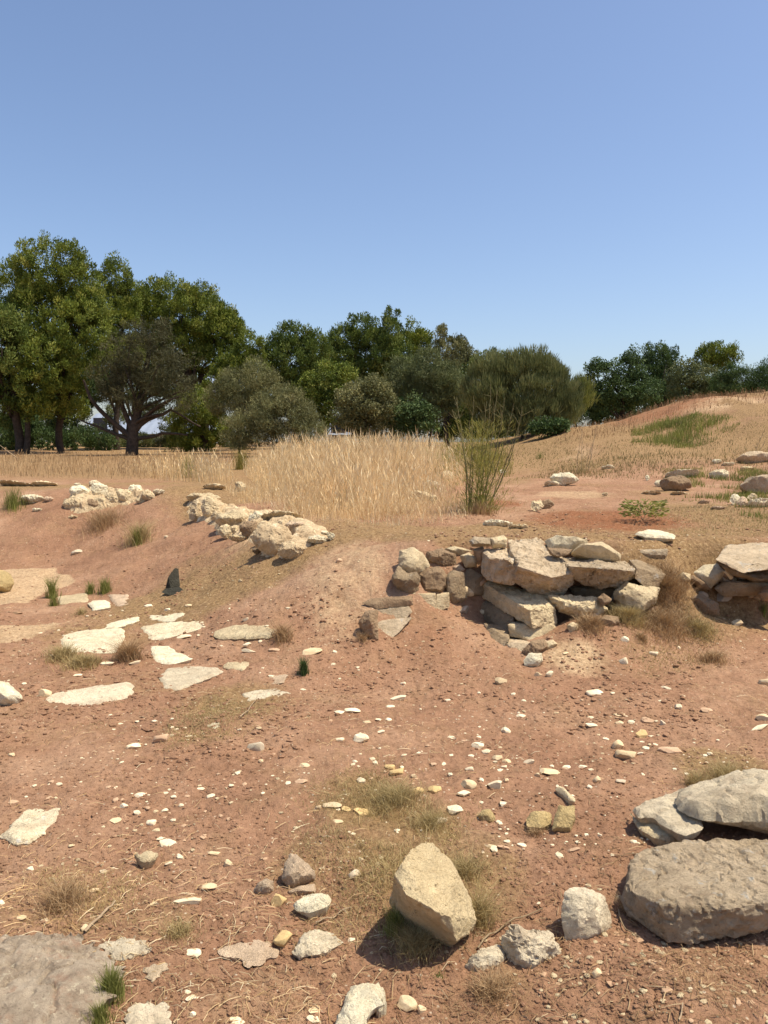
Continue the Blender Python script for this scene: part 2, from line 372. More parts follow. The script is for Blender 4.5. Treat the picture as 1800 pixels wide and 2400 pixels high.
ZPOLY = [(0, [(-90, 1340), (40, 1333), (130, 1331), (166, 1345), (164, 1369), (98, 1389), (65, 1413), (-90, 1419)], 1.0, .03), (0, [(-90, 1473), (60, 1466), (130, 1457), (151, 1461), (110, 1478), (60, 1500), (-90, 1520)], 1.0, .03)]
ground = build_ground()
def finish_rock(name, V, F, mat, amp, freq, seed, angle=24):
    me = bpy.data.meshes.new(name); me.from_pydata([tuple(v) for v in V], [], [tuple(f) for f in F])
    bm = bmesh.new(); bm.from_mesh(me); bmesh.ops.recalc_face_normals(bm, faces=bm.faces); bm.to_mesh(me); bm.free()
    co = np.empty(len(V) * 3, np.float32); me.vertices.foreach_get('co', co); co = co.reshape(-1, 3)
    no = np.array([v.normal[:] for v in me.vertices])
    q = fbm(co * freq + seed * 7.1, 5, seed, .62); r_ = np.abs(fbm(co * freq * 1.7 + 5, 4, seed + 5)); q = q - .9 * np.maximum(0, .10 - r_) / .10 * .45 - .3 * r_
    co = co + no * (q * amp + fbm(co * freq * 5.5, 3, seed + 3, .6) * min(amp * .42, .006))[:, None]
    me.vertices.foreach_set('co', co.astype(np.float32).ravel())
    me.polygons.foreach_set('use_smooth', np.ones(len(me.polygons), bool)); me.update()
    try: me.set_sharp_from_angle(angle=math.radians(angle))
    except Exception: pass
    return me
def slabrock(name, outline, origin, U, Vv, Nn, Tf, Tb, mat, r=None, seed=1, s=None, jag=None, amp=None, facets=5, p=1.35, rb=None):
    """outline in the (U,V) plane; Tf thickness towards +N, Tb towards -N"""
    P0 = np.array(outline, float); ext = P0.max(0) - P0.min(0); size = float(min(ext)); big = float(max(ext))
    if s is None: s = max(big / 46, size / 26, .004)
    if jag is None: jag = size * .035
    ring = resample(P0, s, jag=jag, seed=seed)
    lo, hi = ring.min(0), ring.max(0); rr = np.random.RandomState(seed)
    gx, gy = np.meshgrid(np.arange(lo[0], hi[0], s), np.arange(lo[1], hi[1], s)); gp = np.stack([gx.ravel(), gy.ravel()], 1)
    gp = gp + rr.uniform(-.25, .25, gp.shape) * s
    gp = gp[inside(gp, ring)]; 
    if len(gp): gp = gp[pdist(gp, ring) > s * .55]
    allp = np.concatenate([ring, gp]) if len(gp) else ring; nr = len(ring)
    res = geometry.delaunay_2d_cdt([Vector(p_) for p_ in allp], [(i, (i + 1) % nr) for i in range(nr)], [], 1, 1e-7)
    v2 = np.array([tuple(v) for v in res[0]]); f2 = [tuple(f) for f in res[2]]
    d = pdist(v2, ring); rim = d < s * .05
    if r is None: r = size * .3
    if rb is None: rb = r
    def prof(dd, rad): q = np.clip(dd / rad, 0, 1); return (1 - (1 - q) ** p) ** (1 / p)
    c = (v2 - (lo + hi) / 2) / (ext / 2 + 1e-9)
    def side(T, rad, k):
        t = T * prof(d, rad) 
        for i in range(facets):
            a = rr.uniform(0, 6.28); g = rr.uniform(.15, .8); t = np.minimum(t, T * (rr.uniform(.70, 1.0) - g * (c[:, 0] * math.cos(a) + c[:, 1] * math.sin(a)) ) * np.minimum(1, prof(d, rad * .6)) + T * .02)
        t = np.maximum(t, T * .12 * prof(d, rad)); t = t * (1 + .16 * fbm(np.column_stack([v2 / size * 2.2, np.full(len(v2), k)]), 3, seed + k))
        return t
    tf = side(Tf, r, 1); tb = side(Tb, rb, 2)
    tf[rim] = 0; tb[rim] = 0
    base = np.asarray(origin)[None, :] + v2[:, :1] * U[None, :] + v2[:, 1:2] * Vv[None, :]
    Vf = base + tf[:, None] * Nn[None, :]
    n_ = len(v2); back = np.where(rim, np.arange(n_), 0); idx = n_; Vb = []
    for i in range(n_):
        if not rim[i]: back[i] = idx; idx += 1; Vb.append(base[i] - tb[i] * Nn)
    V = np.concatenate([Vf, np.array(Vb)]) if Vb else Vf
    F = f2 + [tuple(back[i] for i in reversed(f)) for f in f2]
    F = [f for f in F if len(set(f)) > 2]
    if amp is None: amp = size * .035
    me = finish_rock(name, V, F, mat, amp, max(2.2 / size, 3.5), seed)
    me.materials.append(mat)
    return me
def drape(name, label, outline, hgt, mat, rr_=.3, s=.03, seed=5, amp=.05):
    """crusted mass that follows the slope it sits on"""
    P = np.array([G(*p_)[:2] for p_ in outline]); ring = resample(P, s, jag=.06, seed=seed); lo, hi = ring.min(0), ring.max(0); r2 = np.random.RandomState(seed)
    gx, gy = np.meshgrid(np.arange(lo[0], hi[0], s), np.arange(lo[1], hi[1], s)); gp = np.stack([gx.ravel(), gy.ravel()], 1); gp = gp + r2.uniform(-.25, .25, gp.shape) * s
    gp = gp[inside(gp, ring)]; gp = gp[pdist(gp, ring) > s * .55]; allp = np.concatenate([ring, gp]); nr = len(ring)
    res = geometry.delaunay_2d_cdt([Vector(p_) for p_ in allp], [(i, (i + 1) % nr) for i in range(nr)], [], 1, 1e-7)
    v2 = np.array([tuple(v) for v in res[0]]); f2 = [tuple(f) for f in res[2]]; d = pdist(v2, ring); q = np.clip(d / rr_, 0, 1); Z = height(v2[:, 0], v2[:, 1])
    p3 = np.column_stack([v2, v2[:, 0] * 0]); lump = 1 + .55 * fbm(p3 * 3.2, 4, seed) - .5 * np.maximum(0, .13 - np.abs(fbm(p3 * 2.6, 2, seed + 2))) / .13
    z = Z + hgt * (1 - (1 - q) ** 2.4) * lump - .01; V = np.column_stack([v2, z]); n_ = len(v2); Vb = np.column_stack([v2, Z - .12]); V = np.concatenate([V, Vb])
    e_ = {}; F = list(f2) + [tuple(i + n_ for i in reversed(f)) for f in f2]
    for f in f2:
        for a, b in zip(f, f[1:] + f[:1]): e_[(a, b)] = 1
    for (a, b) in list(e_):
        if (b, a) not in e_: F.append((b, a, a + n_, b + n_))
    me = finish_rock(name, V, F, mat, amp, 5, seed, 22); me.materials.append(mat); return place(name, me, label, None, 'wall')
def nrm(v): v = np.asarray(v, float); return v / np.linalg.norm(v)
SEED = [100]
STONES = []      # (px, py, object) for the landmark labels
def place(name, me, label, group=None, cat='stone'):
    o = link(name, me); co = np.empty(len(me.vertices) * 3, np.float32); me.vertices.foreach_get('co', co); co = co.reshape(-1, 3)
    c = co.mean(0); c[2] = co[:, 2].min(); recenter(o, c); tag(o, label, cat, group); return o
def lying(name, label, px_outline, h, mat, group=None, up=.5, r=None, tilt=(0, 0), bury=.05, amp=None, jag=None, seed=None, facets=3, lift=0.0, s=None):
    """flat stone lying on the ground: outline of its top edge in the photo"""
    SEED[0] += 1; seed = seed or SEED[0]
    P = np.array(px_outline, float); c = P.mean(0); g = G(*c); z0 = g[2] + lift
    e_ = .12 + .03 * g[1]; gx_ = (hz(g[0] + e_, g[1]) - hz(g[0] - e_, g[1])) / (2 * e_); gy_ = (hz(g[0], g[1] + e_) - hz(g[0], g[1] - e_)) / (2 * e_)
    nn = nrm((tilt[0] - .85 * gx_, tilt[1] - .85 * gy_, 1)); o3 = np.array([g[0], g[1], z0 + h * up - ((.010 if c[1] < 1700 else .003) if name == 'flat_slab' else 0)])
    if name == 'flat_slab' and jag is None: jag = .022
    U = nrm(np.cross([0, 1, 0], nn)); Vv = np.cross(nn, U)
    out = []
    for p_ in P:
        d = raydir(*p_); o = np.array([0, 0, CAMZ]); t = ((o3 - o) @ nn) / (d @ nn); q = o + d * t - o3; out.append((q @ U, q @ Vv))
    size = min(np.ptp(np.array(out), 0))
    me = slabrock(name, out, o3, U, Vv, nn, h * (1 - up) + h * .15, h * up + bury, mat, r if r else min(size * .3, h * 1.1), seed, s, jag, amp if amp is not None else min(.012, size * .03), facets, rb=min(size * .3, h))
    return place(name, me, label, group)
def standing(name, label, px_outline, base, T, mat, group=None, yaw=0, pitch=0, amp=None, jag=None, Y=None, seed=None, r=None, facets=6, Tb=None, s=None, p=1.35):
    """upright stone: outline in the photo on a plane through its base; yaw>0 turns its face to the right (sun side), pitch>0 leans it back"""
    SEED[0] += 1; seed = seed or SEED[0]
    P = np.array(px_outline, float); c = P.mean(0)
    P = c + (P - c) * (1.1 if group else 1.05)
    if Y is None: Y = G(*base)[1] + T * .5
    else: Y = min(Y, G(*P[P[:, 1].argmax()])[1] + T * .35)
    o3 = at(c[0], c[1], Y); ya, pi_ = math.radians(yaw), math.radians(pitch)
    nn = nrm((math.sin(ya) * math.cos(pi_), -math.cos(ya) * math.cos(pi_), math.sin(pi_)))
    U = nrm(np.cross([0, 0, 1], nn)); Vv = np.cross(nn, U)
    out = []
    for p_ in P:
        d = raydir(*p_); o = np.array([0, 0, CAMZ]); t = ((o3 - o) @ nn) / (d @ nn); q = o + d * t - o3; out.append((q @ U, q @ Vv))
    me = slabrock(name, out, o3, U, Vv, nn, T * .5, Tb if Tb else T * .5, mat, r, seed, s, jag, amp, facets, p=p)
    return place(name, me, label, group)
def hullrock(name, label, pts, mat, group=None, target=None, amp=.01, freq=6, seed=None, smooth=2, angle=24, grow=None):
    """pts: (px, py, depth) corners"""
    SEED[0] += 1; seed = seed or SEED[0]
    grow = grow or (1.07 if group else 1.0)
    bm = bmesh.new(); low = max(pts, key=lambda q: q[1])
    if group: sh = min(0, G(low[0], low[1])[1] + .06 - low[2]); pts = [(q[0], q[1], q[2] + sh) for q in pts]
    for p_ in pts: bm.verts.new(at(*p_))
    res = bmesh.ops.convex_hull(bm, input=bm.verts)
    bmesh.ops.delete(bm, geom=list({g for g in res['geom_interior'] if isinstance(g, bmesh.types.BMVert)}), context='VERTS')
    bmesh.ops.triangulate(bm, faces=bm.faces)
    co = np.array([v.co[:] for v in bm.verts]); size = max(np.ptp(co, 0))
    if target is None: target = size / 34
    for _ in range(7):
        es = [e for e in bm.edges if e.calc_length() > target * 1.4]
        if not es: break
        bmesh.ops.subdivide_edges(bm, edges=es, cuts=1); bmesh.ops.triangulate(bm, faces=[f for f in bm.faces if len(f.verts) > 3])
    for _ in range(smooth): bmesh.ops.smooth_vert(bm, verts=bm.verts, factor=.5, use_axis_x=True, use_axis_y=True, use_axis_z=True)
    c2 = np.array([v.co[:] for v in bm.verts]); m0, m1 = (co.max(0) + co.min(0)) / 2, (c2.max(0) + c2.min(0)) / 2; kk = np.ptp(co, 0) / (np.ptp(c2, 0) + 1e-9) * grow
    for v, q in zip(bm.verts, c2): v.co = m0 + (q - m1) * kk
    V = [v.co[:] for v in bm.verts]; bm.verts.index_update(); F = [[v.index for v in f.verts] for f in bm.faces]; bm.free()
    me = finish_rock(name, V, F, mat, amp, freq, seed, angle); me.materials.append(mat)
    return place(name, me, label, group)

# ------------------------------------------------------------------ the corner of dry-stone wall on the right
WALL = 'stones of the ruined dry-stone wall corner'
hullrock('wall_stone', 'long squared block laid slanting under the big overhanging boulder, its left side in shade', [(1128, 1363, 6.98), (1150, 1356, 7.05), (1286, 1398, 6.62), (1238, 1428, 6.28), (1125, 1394, 6.98), (1246, 1469, 6.3), (1298, 1460, 6.46), (1298, 1424, 6.48), (1200, 1385, 7.05), (1165, 1400, 6.8)], M['cream'], WALL, amp=.028, freq=9, target=.013)
hullrock('wall_stone', 'dark block in the second course, shaded, below the long slanting block', [(1112, 1405, 7.0), (1138, 1394, 7.05), (1202, 1442, 6.55), (1194, 1494, 6.42), (1165, 1482, 6.6), (1112, 1452, 7.0), (1225, 1452, 6.9), (1225, 1488, 6.85)], M['greydark'], WALL, amp=.016, freq=9)  # shade of its left face is put into the darker colour
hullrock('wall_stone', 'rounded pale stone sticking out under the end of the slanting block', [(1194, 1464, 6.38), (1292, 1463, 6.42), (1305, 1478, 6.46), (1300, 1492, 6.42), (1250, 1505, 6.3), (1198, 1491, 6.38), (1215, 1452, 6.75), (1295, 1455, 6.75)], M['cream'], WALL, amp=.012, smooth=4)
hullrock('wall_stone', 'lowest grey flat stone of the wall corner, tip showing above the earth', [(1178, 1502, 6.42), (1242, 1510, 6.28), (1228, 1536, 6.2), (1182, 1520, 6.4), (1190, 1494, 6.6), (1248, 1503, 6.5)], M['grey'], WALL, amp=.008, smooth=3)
hullrock('wall_stone', 'dark stone deep in the shaded foot of the wall corner', [(1136, 1462, 6.85), (1192, 1498, 6.55), (1172, 1524, 6.5), (1132, 1494, 6.8), (1190, 1470, 6.9)], M['greydark'], WALL, amp=.01)  # coloured dark to carry the shade of the hollow
hullrock('wall_stone', 'big grey boulder with smooth ochre underside overhanging the slanting block', [(1195, 1270, 7.0), (1258, 1264, 7.15), (1305, 1290, 7.0), (1338, 1343, 6.55), (1290, 1352, 6.38), (1218, 1328, 6.42), (1205, 1298, 6.7), (1206, 1360, 6.6), (1238, 1386, 6.62), (1285, 1398, 6.66), (1314, 1392, 6.7), (1340, 1362, 6.66), (1250, 1375, 7.0)], M['grey'], WALL, amp=.045, freq=6, target=.012)
hullrock('wall_stone', 'upright grey stone with a split corner left of the overhanging boulder', [(1130, 1292, 6.95), (1175, 1284, 7.05), (1232, 1304, 6.8), (1222, 1335, 6.58), (1200, 1366, 6.6), (1150, 1362, 6.62), (1132, 1346, 6.85), (1185, 1312, 6.54), (1148, 1308, 6.62), (1140, 1350, 7.1), (1210, 1350, 7.0)], M['grey'], WALL, amp=.036, freq=8, target=.012)
standing('wall_stone', 'small grey cobble topmost on the left end of the wall corner', [(1100, 1268), (1112, 1258), (1150, 1262), (1148, 1280), (1108, 1281)], None, .16, M['grey'], WALL, Y=6.9, pitch=15)
standing('wall_stone', 'cobble with a pale top lying right of the topmost grey cobble', [(1148, 1262), (1180, 1255), (1188, 1264), (1186, 1282), (1155, 1284)], None, .18, M['cream'], WALL, Y=6.9, pitch=20)
standing('wall_stone', 'tall pale rounded stone at the left end of the wall corner', [(938, 1292), (970, 1286), (992, 1300), (1004, 1325), (985, 1345), (955, 1350), (935, 1330)], None, .26, M['cream'], WALL, Y=7.1, pitch=25, yaw=10)
standing('wall_stone', 'dark weathered boulder under the tall pale stone at the wall end', [(920, 1350), (935, 1328), (958, 1345), (975, 1340), (984, 1352), (978, 1388), (962, 1398), (930, 1390)], None, .3, M['greydark'], WALL, Y=6.95, pitch=5, yaw=-15, amp=.014)
standing('wall_stone', 'brown crusted stone sunk in pale earth above the round cobble', [(997, 1318), (1003, 1294), (1035, 1286), (1066, 1300), (1068, 1325), (1045, 1334), (1012, 1328)], None, .26, M['brown'], WALL, Y=7.05, pitch=15, amp=.016)
standing('wall_stone', 'round brown cobble above the pair of squared blocks', [(982, 1388), (985, 1350), (1000, 1334), (1030, 1330), (1047, 1350), (1047, 1375), (1030, 1392), (1000, 1392)], None, .26, M['brown'], WALL, Y=6.92, pitch=8, yaw=8, r=.08, facets=2)
hullrock('wall_stone', 'squared tan block under the round cobble', [(963, 1437, 6.75), (965, 1392, 6.8), (1020, 1394, 6.78), (1022, 1438, 6.72), (975, 1386, 7.0), (1018, 1386, 7.0), (1012, 1430, 7.0), (970, 1430, 7.0)], M['cream'], WALL, amp=.01, freq=10)
hullrock('wall_stone', 'small squared tan block right of the tan block under the round cobble', [(1022, 1436, 6.72), (1024, 1396, 6.78), (1052, 1392, 6.8), (1054, 1422, 6.78), (1026, 1388, 7.0), (1050, 1386, 7.0)], M['cream'], WALL, amp=.01, freq=10)
hullrock('wall_stone', 'grey loaf-shaped block at the left foot of the wall', [(884, 1424, 6.85), (955, 1422, 6.85), (964, 1434, 6.82), (948, 1449, 6.78), (886, 1454, 6.78), (890, 1418, 7.05), (955, 1416, 7.05)], M['grey'], WALL, amp=.008, smooth=3)
hullrock('wall_stone', 'lowest pale block at the left foot of the wall, half buried', [(884, 1462, 6.75), (900, 1454, 6.78), (962, 1450, 6.8), (935, 1482, 6.68), (902, 1508, 6.6), (888, 1492, 6.65), (900, 1448, 7.0), (960, 1444, 7.0)], M['grey'], WALL, amp=.01)
standing('wall_stone', 'flat brown slab lying on the earth behind the grey loaf-shaped block', [(852, 1413), (872, 1404), (960, 1398), (964, 1418), (885, 1426)], None, .1, M['brown'], WALL, Y=7.15, pitch=50)
standing('wall_stone', 'brown stained stone at the far left foot of the wall', [(842, 1462), (858, 1436), (884, 1430), (886, 1500), (856, 1492)], None, .2, M['brown'], WALL, Y=6.95, pitch=20, yaw=-25, amp=.014)
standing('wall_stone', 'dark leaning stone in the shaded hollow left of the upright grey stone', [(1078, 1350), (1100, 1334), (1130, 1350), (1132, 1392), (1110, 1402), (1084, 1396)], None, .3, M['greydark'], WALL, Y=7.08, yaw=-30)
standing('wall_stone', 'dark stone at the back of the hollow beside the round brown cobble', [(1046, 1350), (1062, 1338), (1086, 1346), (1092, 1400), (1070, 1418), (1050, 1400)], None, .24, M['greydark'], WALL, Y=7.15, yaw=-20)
standing('wall_stone', 'small pale angular stone wedged above the shaded hollow', [(1080, 1304), (1100, 1296), (1120, 1312), (1114, 1328), (1092, 1330)], None, .16, M['cream'], WALL, Y=7.0, pitch=20, yaw=15)
standing('wall_stone', 'pinkish chip wedged left of the small angular stone above the hollow', [(1062, 1330), (1076, 1322), (1090, 1334), (1080, 1344), (1064, 1342)], None, .1, M['pink'], WALL, Y=6.98, pitch=20)
standing('wall_stone', 'pale stone filling the gap behind the brown crusted stone', [(1040, 1290), (1060, 1284), (1100, 1284), (1108, 1298), (1086, 1306), (1058, 1304)], None, .2, M['cream'], WALL, Y=7.15, pitch=35)
standing('wall_stone', 'brown angular stone between the topmost cobbles and the upright grey stone', [(1108, 1288), (1132, 1282), (1136, 1318), (1120, 1322)], None, .2, M['brown'], WALL, Y=6.95, yaw=10)
lying('wall_stone', 'pale flat capstone behind the overhanging boulder', [(1276, 1268), (1300, 1261), (1380, 1271), (1372, 1283), (1330, 1295), (1290, 1290)], .16, M['slab'], WALL, lift=-.03, tilt=(0, -.12))
standing('wall_stone', 'brown shaded wedge under the pale flat capstone', [(1284, 1284), (1340, 1288), (1330, 1300), (1305, 1306), (1290, 1300)], None, .2, M['brown'], WALL, Y=6.75)
standing('wall_stone', 'cream stone with a pitted face right of the pale flat capstone', [(1342, 1296), (1360, 1280), (1410, 1271), (1452, 1300), (1448, 1312), (1400, 1310)], None, .28, M['cream'], WALL, Y=6.85, pitch=35)
hullrock('wall_stone', 'largest flat grey boulder on the right of the wall corner, ochre underneath', [(1330, 1303, 7.1), (1400, 1300, 7.15), (1450, 1309, 7.05), (1494, 1328, 6.85), (1478, 1338, 6.55), (1400, 1332, 6.42), (1340, 1328, 6.5), (1315, 1314, 6.8), (1338, 1348, 6.6), (1366, 1366, 6.62), (1400, 1378, 6.64), (1450, 1375, 6.68), (1490, 1350, 6.75), (1400, 1370, 7.0)], M['grey'], WALL, amp=.040, freq=7, target=.012)
standing('wall_stone', 'thin grey slab at the back, right of the largest flat boulder', [(1450, 1297), (1470, 1291), (1562, 1289), (1556, 1312), (1520, 1312)], None, .2, M['grey'], WALL, Y=7.1, pitch=35)
hullrock('wall_stone', 'grey block with dark cracked face right of the largest flat boulder', [(1468, 1303, 7.1), (1500, 1305, 7.1), (1557, 1346, 6.75), (1493, 1330, 6.65), (1490, 1355, 6.62), (1510, 1373, 6.62), (1540, 1374, 6.68), (1552, 1352, 6.72), (1550, 1330, 7.0)], M['greydark'], WALL, amp=.012, freq=9)
standing('wall_stone', 'cream crumbling stone under the largest flat boulder', [(1290, 1398), (1330, 1396), (1395, 1400), (1420, 1428), (1402, 1440), (1360, 1448), (1312, 1434), (1294, 1412)], None, .34, M['cream'], WALL, Y=6.6, pitch=15, amp=.026, r=.1)
standing('wall_stone', 'small brown triangular stone beside the cream crumbling stone', [(1403, 1401), (1415, 1391), (1433, 1404), (1425, 1415), (1408, 1421)], None, .12, M['brown'], WALL, Y=6.45, yaw=10)
standing('wall_stone', 'cream lump coated with earth under the dark cracked block', [(1440, 1392), (1468, 1368), (1520, 1374), (1545, 1378), (1532, 1412), (1500, 1442), (1452, 1438)], None, .34, M['cream'], WALL, Y=6.62, pitch=20, amp=.026, r=.1)
standing('wall_stone', 'dark stone standing in for the shade of the cavity under the largest flat boulder', [(1338, 1378), (1380, 1372), (1440, 1374), (1446, 1396), (1400, 1402), (1350, 1398)], None, .2, M['greydark'], WALL, Y=6.85)  # fills the cavity outline, its shade put into a darker stone colour
standing('wall_stone', 'brown half buried lump below the earth-coated cream lump', [(1404, 1452), (1422, 1442), (1448, 1446), (1450, 1462), (1424, 1474), (1406, 1468)], (1425, 1474), .16, M['brown'], WALL, pitch=25)
standing('wall_stone', 'rough brown clod of stone at the very front foot of the wall corner', [(1226, 1528), (1246, 1502), (1276, 1498), (1284, 1518), (1262, 1536), (1236, 1542)], (1250, 1545), .16, M['brown'], WALL, amp=.014, pitch=15)
standing('wall_stone', 'bright yellow-white block on the rough brown clod at the foot of the wall', [(1228, 1548), (1240, 1532), (1268, 1532), (1270, 1552), (1256, 1566), (1232, 1560)], (1250, 1566), .13, M['white'], WALL, pitch=22, yaw=12)
standing('wall_stone', 'pale square stone at the foot of the wall right of the rounded pale stone', [(1330, 1466), (1342, 1458), (1356, 1464), (1354, 1482), (1336, 1482)], (1344, 1482), .1, M['cream'], WALL, pitch=20, yaw=12)
standing('wall_stone', 'small pale stone beside the rough brown clod', [(1278, 1504), (1296, 1500), (1306, 1510), (1292, 1524), (1278, 1522)], (1290, 1524), .1, M['cream'], WALL, pitch=20)

WALL2 = 'stones of the wall stretch at the right edge'
standing('wall_stone', 'greyish white stone at the left of the right-edge wall stretch', [(1628, 1342), (1650, 1326), (1680, 1322), (1692, 1352), (1666, 1378), (1642, 1362)], None, .22, M['slab'], WALL2, Y=6.95, pitch=25, yaw=15)
hullrock('wall_stone', 'large thick slab topping the wall stretch at the right edge', [(1686, 1312, 6.6), (1698, 1290, 7.0), (1712, 1277, 7.25), (1742, 1272, 7.3), (1850, 1271, 7.3), (1850, 1326, 6.6), (1775, 1330, 6.55), (1742, 1341, 6.5), (1720, 1328, 6.55), (1700, 1300, 7.2), (1850, 1318, 7.3), (1740, 1318, 7.2)], M['grey'], WALL2, amp=.02, freq=6)
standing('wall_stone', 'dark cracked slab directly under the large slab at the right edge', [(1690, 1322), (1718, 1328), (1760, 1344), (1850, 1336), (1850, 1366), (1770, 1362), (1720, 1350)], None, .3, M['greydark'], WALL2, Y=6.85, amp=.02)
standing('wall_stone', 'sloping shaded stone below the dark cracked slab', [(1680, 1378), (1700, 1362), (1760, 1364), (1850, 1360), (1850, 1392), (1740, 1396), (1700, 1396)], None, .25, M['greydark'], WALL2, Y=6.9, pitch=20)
standing('wall_stone', 'narrow pale stone wedged between the stones of the right wall stretch', [(1695, 1340), (1702, 1337), (1718, 1352), (1712, 1358)], None, .06, M['cream'], WALL2, Y=6.66)
standing('wall_stone', 'pitted brown stone lying half buried before the right wall stretch', [(1597, 1408), (1645, 1393), (1683, 1418), (1682, 1440), (1650, 1442), (1628, 1422)], (1650, 1445), .22, M['brown'], WALL2, pitch=35, amp=.016)
standing('wall_stone', 'grey brown stone at the right edge beside the dark cavity', [(1780, 1392), (1796, 1374), (1850, 1376), (1850, 1412), (1790, 1408)], None, .25, M['brown'], WALL2, Y=6.7, pitch=20)
standing('wall_stone', 'tan stone with rounded top left of the greyish white stone', [(1588, 1352), (1600, 1342), (1618, 1346), (1616, 1364), (1600, 1366)], None, .14, M['cream'], WALL2, Y=7.0, pitch=20)
standing('wall_stone', 'dark brown stone behind the tan rounded stone', [(1614, 1356), (1626, 1348), (1648, 1362), (1666, 1382), (1640, 1380)], None, .16, M['brown'], WALL2, Y=6.9, pitch=10)

# ------------------------------------------------------------------ low wall on the bank at left and the rubble pile
LOW = 'stones of the low ruined wall on the bank'
def blob(name, label, px, py, wd, ht, Y, mat, group, pitch=25, seed=None, depth=.7, amp=None):
    """rounded stone standing free: centre and size in the photo"""
    if Y is None: Y = G(px, py)[1]
    SEED[0] += 1; rr = random.Random(seed or SEED[0]); k = 8; pts = []
    a0 = rr.uniform(0, 1)
    for i in range(k):
        a = (i + a0 + rr.uniform(-.25, .25)) / k * 2 * math.pi; q = rr.uniform(.86, 1.08)
        pts.append((px + math.cos(a) * wd / 2 * q, py - math.sin(a) * ht / 2 * q))
    T = wd / FPX * Y * depth
    return standing(name, label, pts, None, T, mat, group, Y=Y, pitch=pitch, amp=amp, facets=4, r=min(wd, ht) / FPX * Y * .45)
drape('wall_core', 'pale crusted core of the low wall, running diagonally down the bank', [(436, 1190), (450, 1166), (500, 1162), (550, 1184), (610, 1196), (680, 1208), (740, 1228), (785, 1250), (762, 1270), (722, 1284), (690, 1312), (650, 1318), (612, 1304), (590, 1280), (560, 1268), (525, 1262), (500, 1240), (460, 1226), (440, 1214)], .11, M['crust'], amp=.05)
for a in [
    ('brown stained stone at the far end of the low wall', 459, 1196, 34, 46, 12.3, 'crust'), ('cream stone second from the far end of the low wall', 492, 1190, 42, 46, 11.9, 'cream'),
    ('flat pale boulder in the middle of the low wall', 548, 1217, 78, 40, 11.0, 'cream'), ('small pale stone below the flat boulder in the low wall', 553, 1243, 26, 22, 10.7, 'cream'),
    ('narrow cream stone at the front left of the flat boulder', 527, 1246, 30, 34, 10.9, 'cream'), ('dark brown round stone right of the middle of the low wall', 586, 1241, 50, 40, 10.5, 'brown'),
    ('bright pale stone on top right of the flat boulder', 603, 1216, 42, 28, 10.9, 'white'), ('big earth-crusted lump at the near end of the low wall', 638, 1262, 90, 70, 9.9, 'crust'),
    ('knobbly tan lump at the nearest foot of the low wall', 684, 1290, 60, 40, 9.5, 'crust'), ('pale flat stone at the back far end of the low wall', 476, 1168, 74, 26, 12.9, 'cream'),
    ('pale stone lying alone behind the far end of the low wall', 502, 1142, 52, 12, 14.2, 'cream'), ('long pale stone on the earth crest above the big lump', 660, 1214, 90, 24, 10.8, 'cream'),
    ('wide earth-coloured stone between the crest and the big lump', 700, 1240, 80, 28, 10.0, 'pink'), ('white flat stone at the right tip of the low wall', 742, 1266, 44, 20, 9.3, 'white'),
    ('white block at the right tip of the low wall, behind the flat one', 752, 1252, 40, 18, 9.6, 'white'), ('small bright stone ending the low wall on the right', 774, 1257, 18, 18, 9.4, 'white'),
    ('cream stone under the bright pale stone of the low wall', 620, 1236, 34, 20, 10.5, 'cream'), ('pitted stone in front of the second stone from the far end', 512, 1212, 34, 26, 11.5, 'cream'),
    ('thin dark stone jutting from the bank below the low wall', 603, 1292, 24, 12, 9.8, 'greydark'), ('tan lump between the dark round stone and the big lump', 612, 1262, 30, 30, 10.2, 'cream'),
    ('small tan lump at the left foot of the big crusted lump', 558, 1262, 40, 16, 10.4, 'cream'), ('pale chunk on the far crest beside the tall grass', 562, 1140, 22, 22, 14.0, 'cream')]:
    blob('wall_stone', a[0], a[1], a[2], a[3] * 1.06, a[4] * 1.06, a[5], M[a[6]], LOW, amp=.03)
PILE = 'stones of the white rubble pile at left'
drape('rubble_core', 'crusted jumble of pale rubble under the white pile at left', [(148, 1180), (165, 1160), (200, 1150), (260, 1152), (340, 1150), (358, 1163), (330, 1178), (280, 1188), (225, 1200), (180, 1206), (150, 1196)], .13, M['crust'], rr_=.22, amp=.07, seed=9)
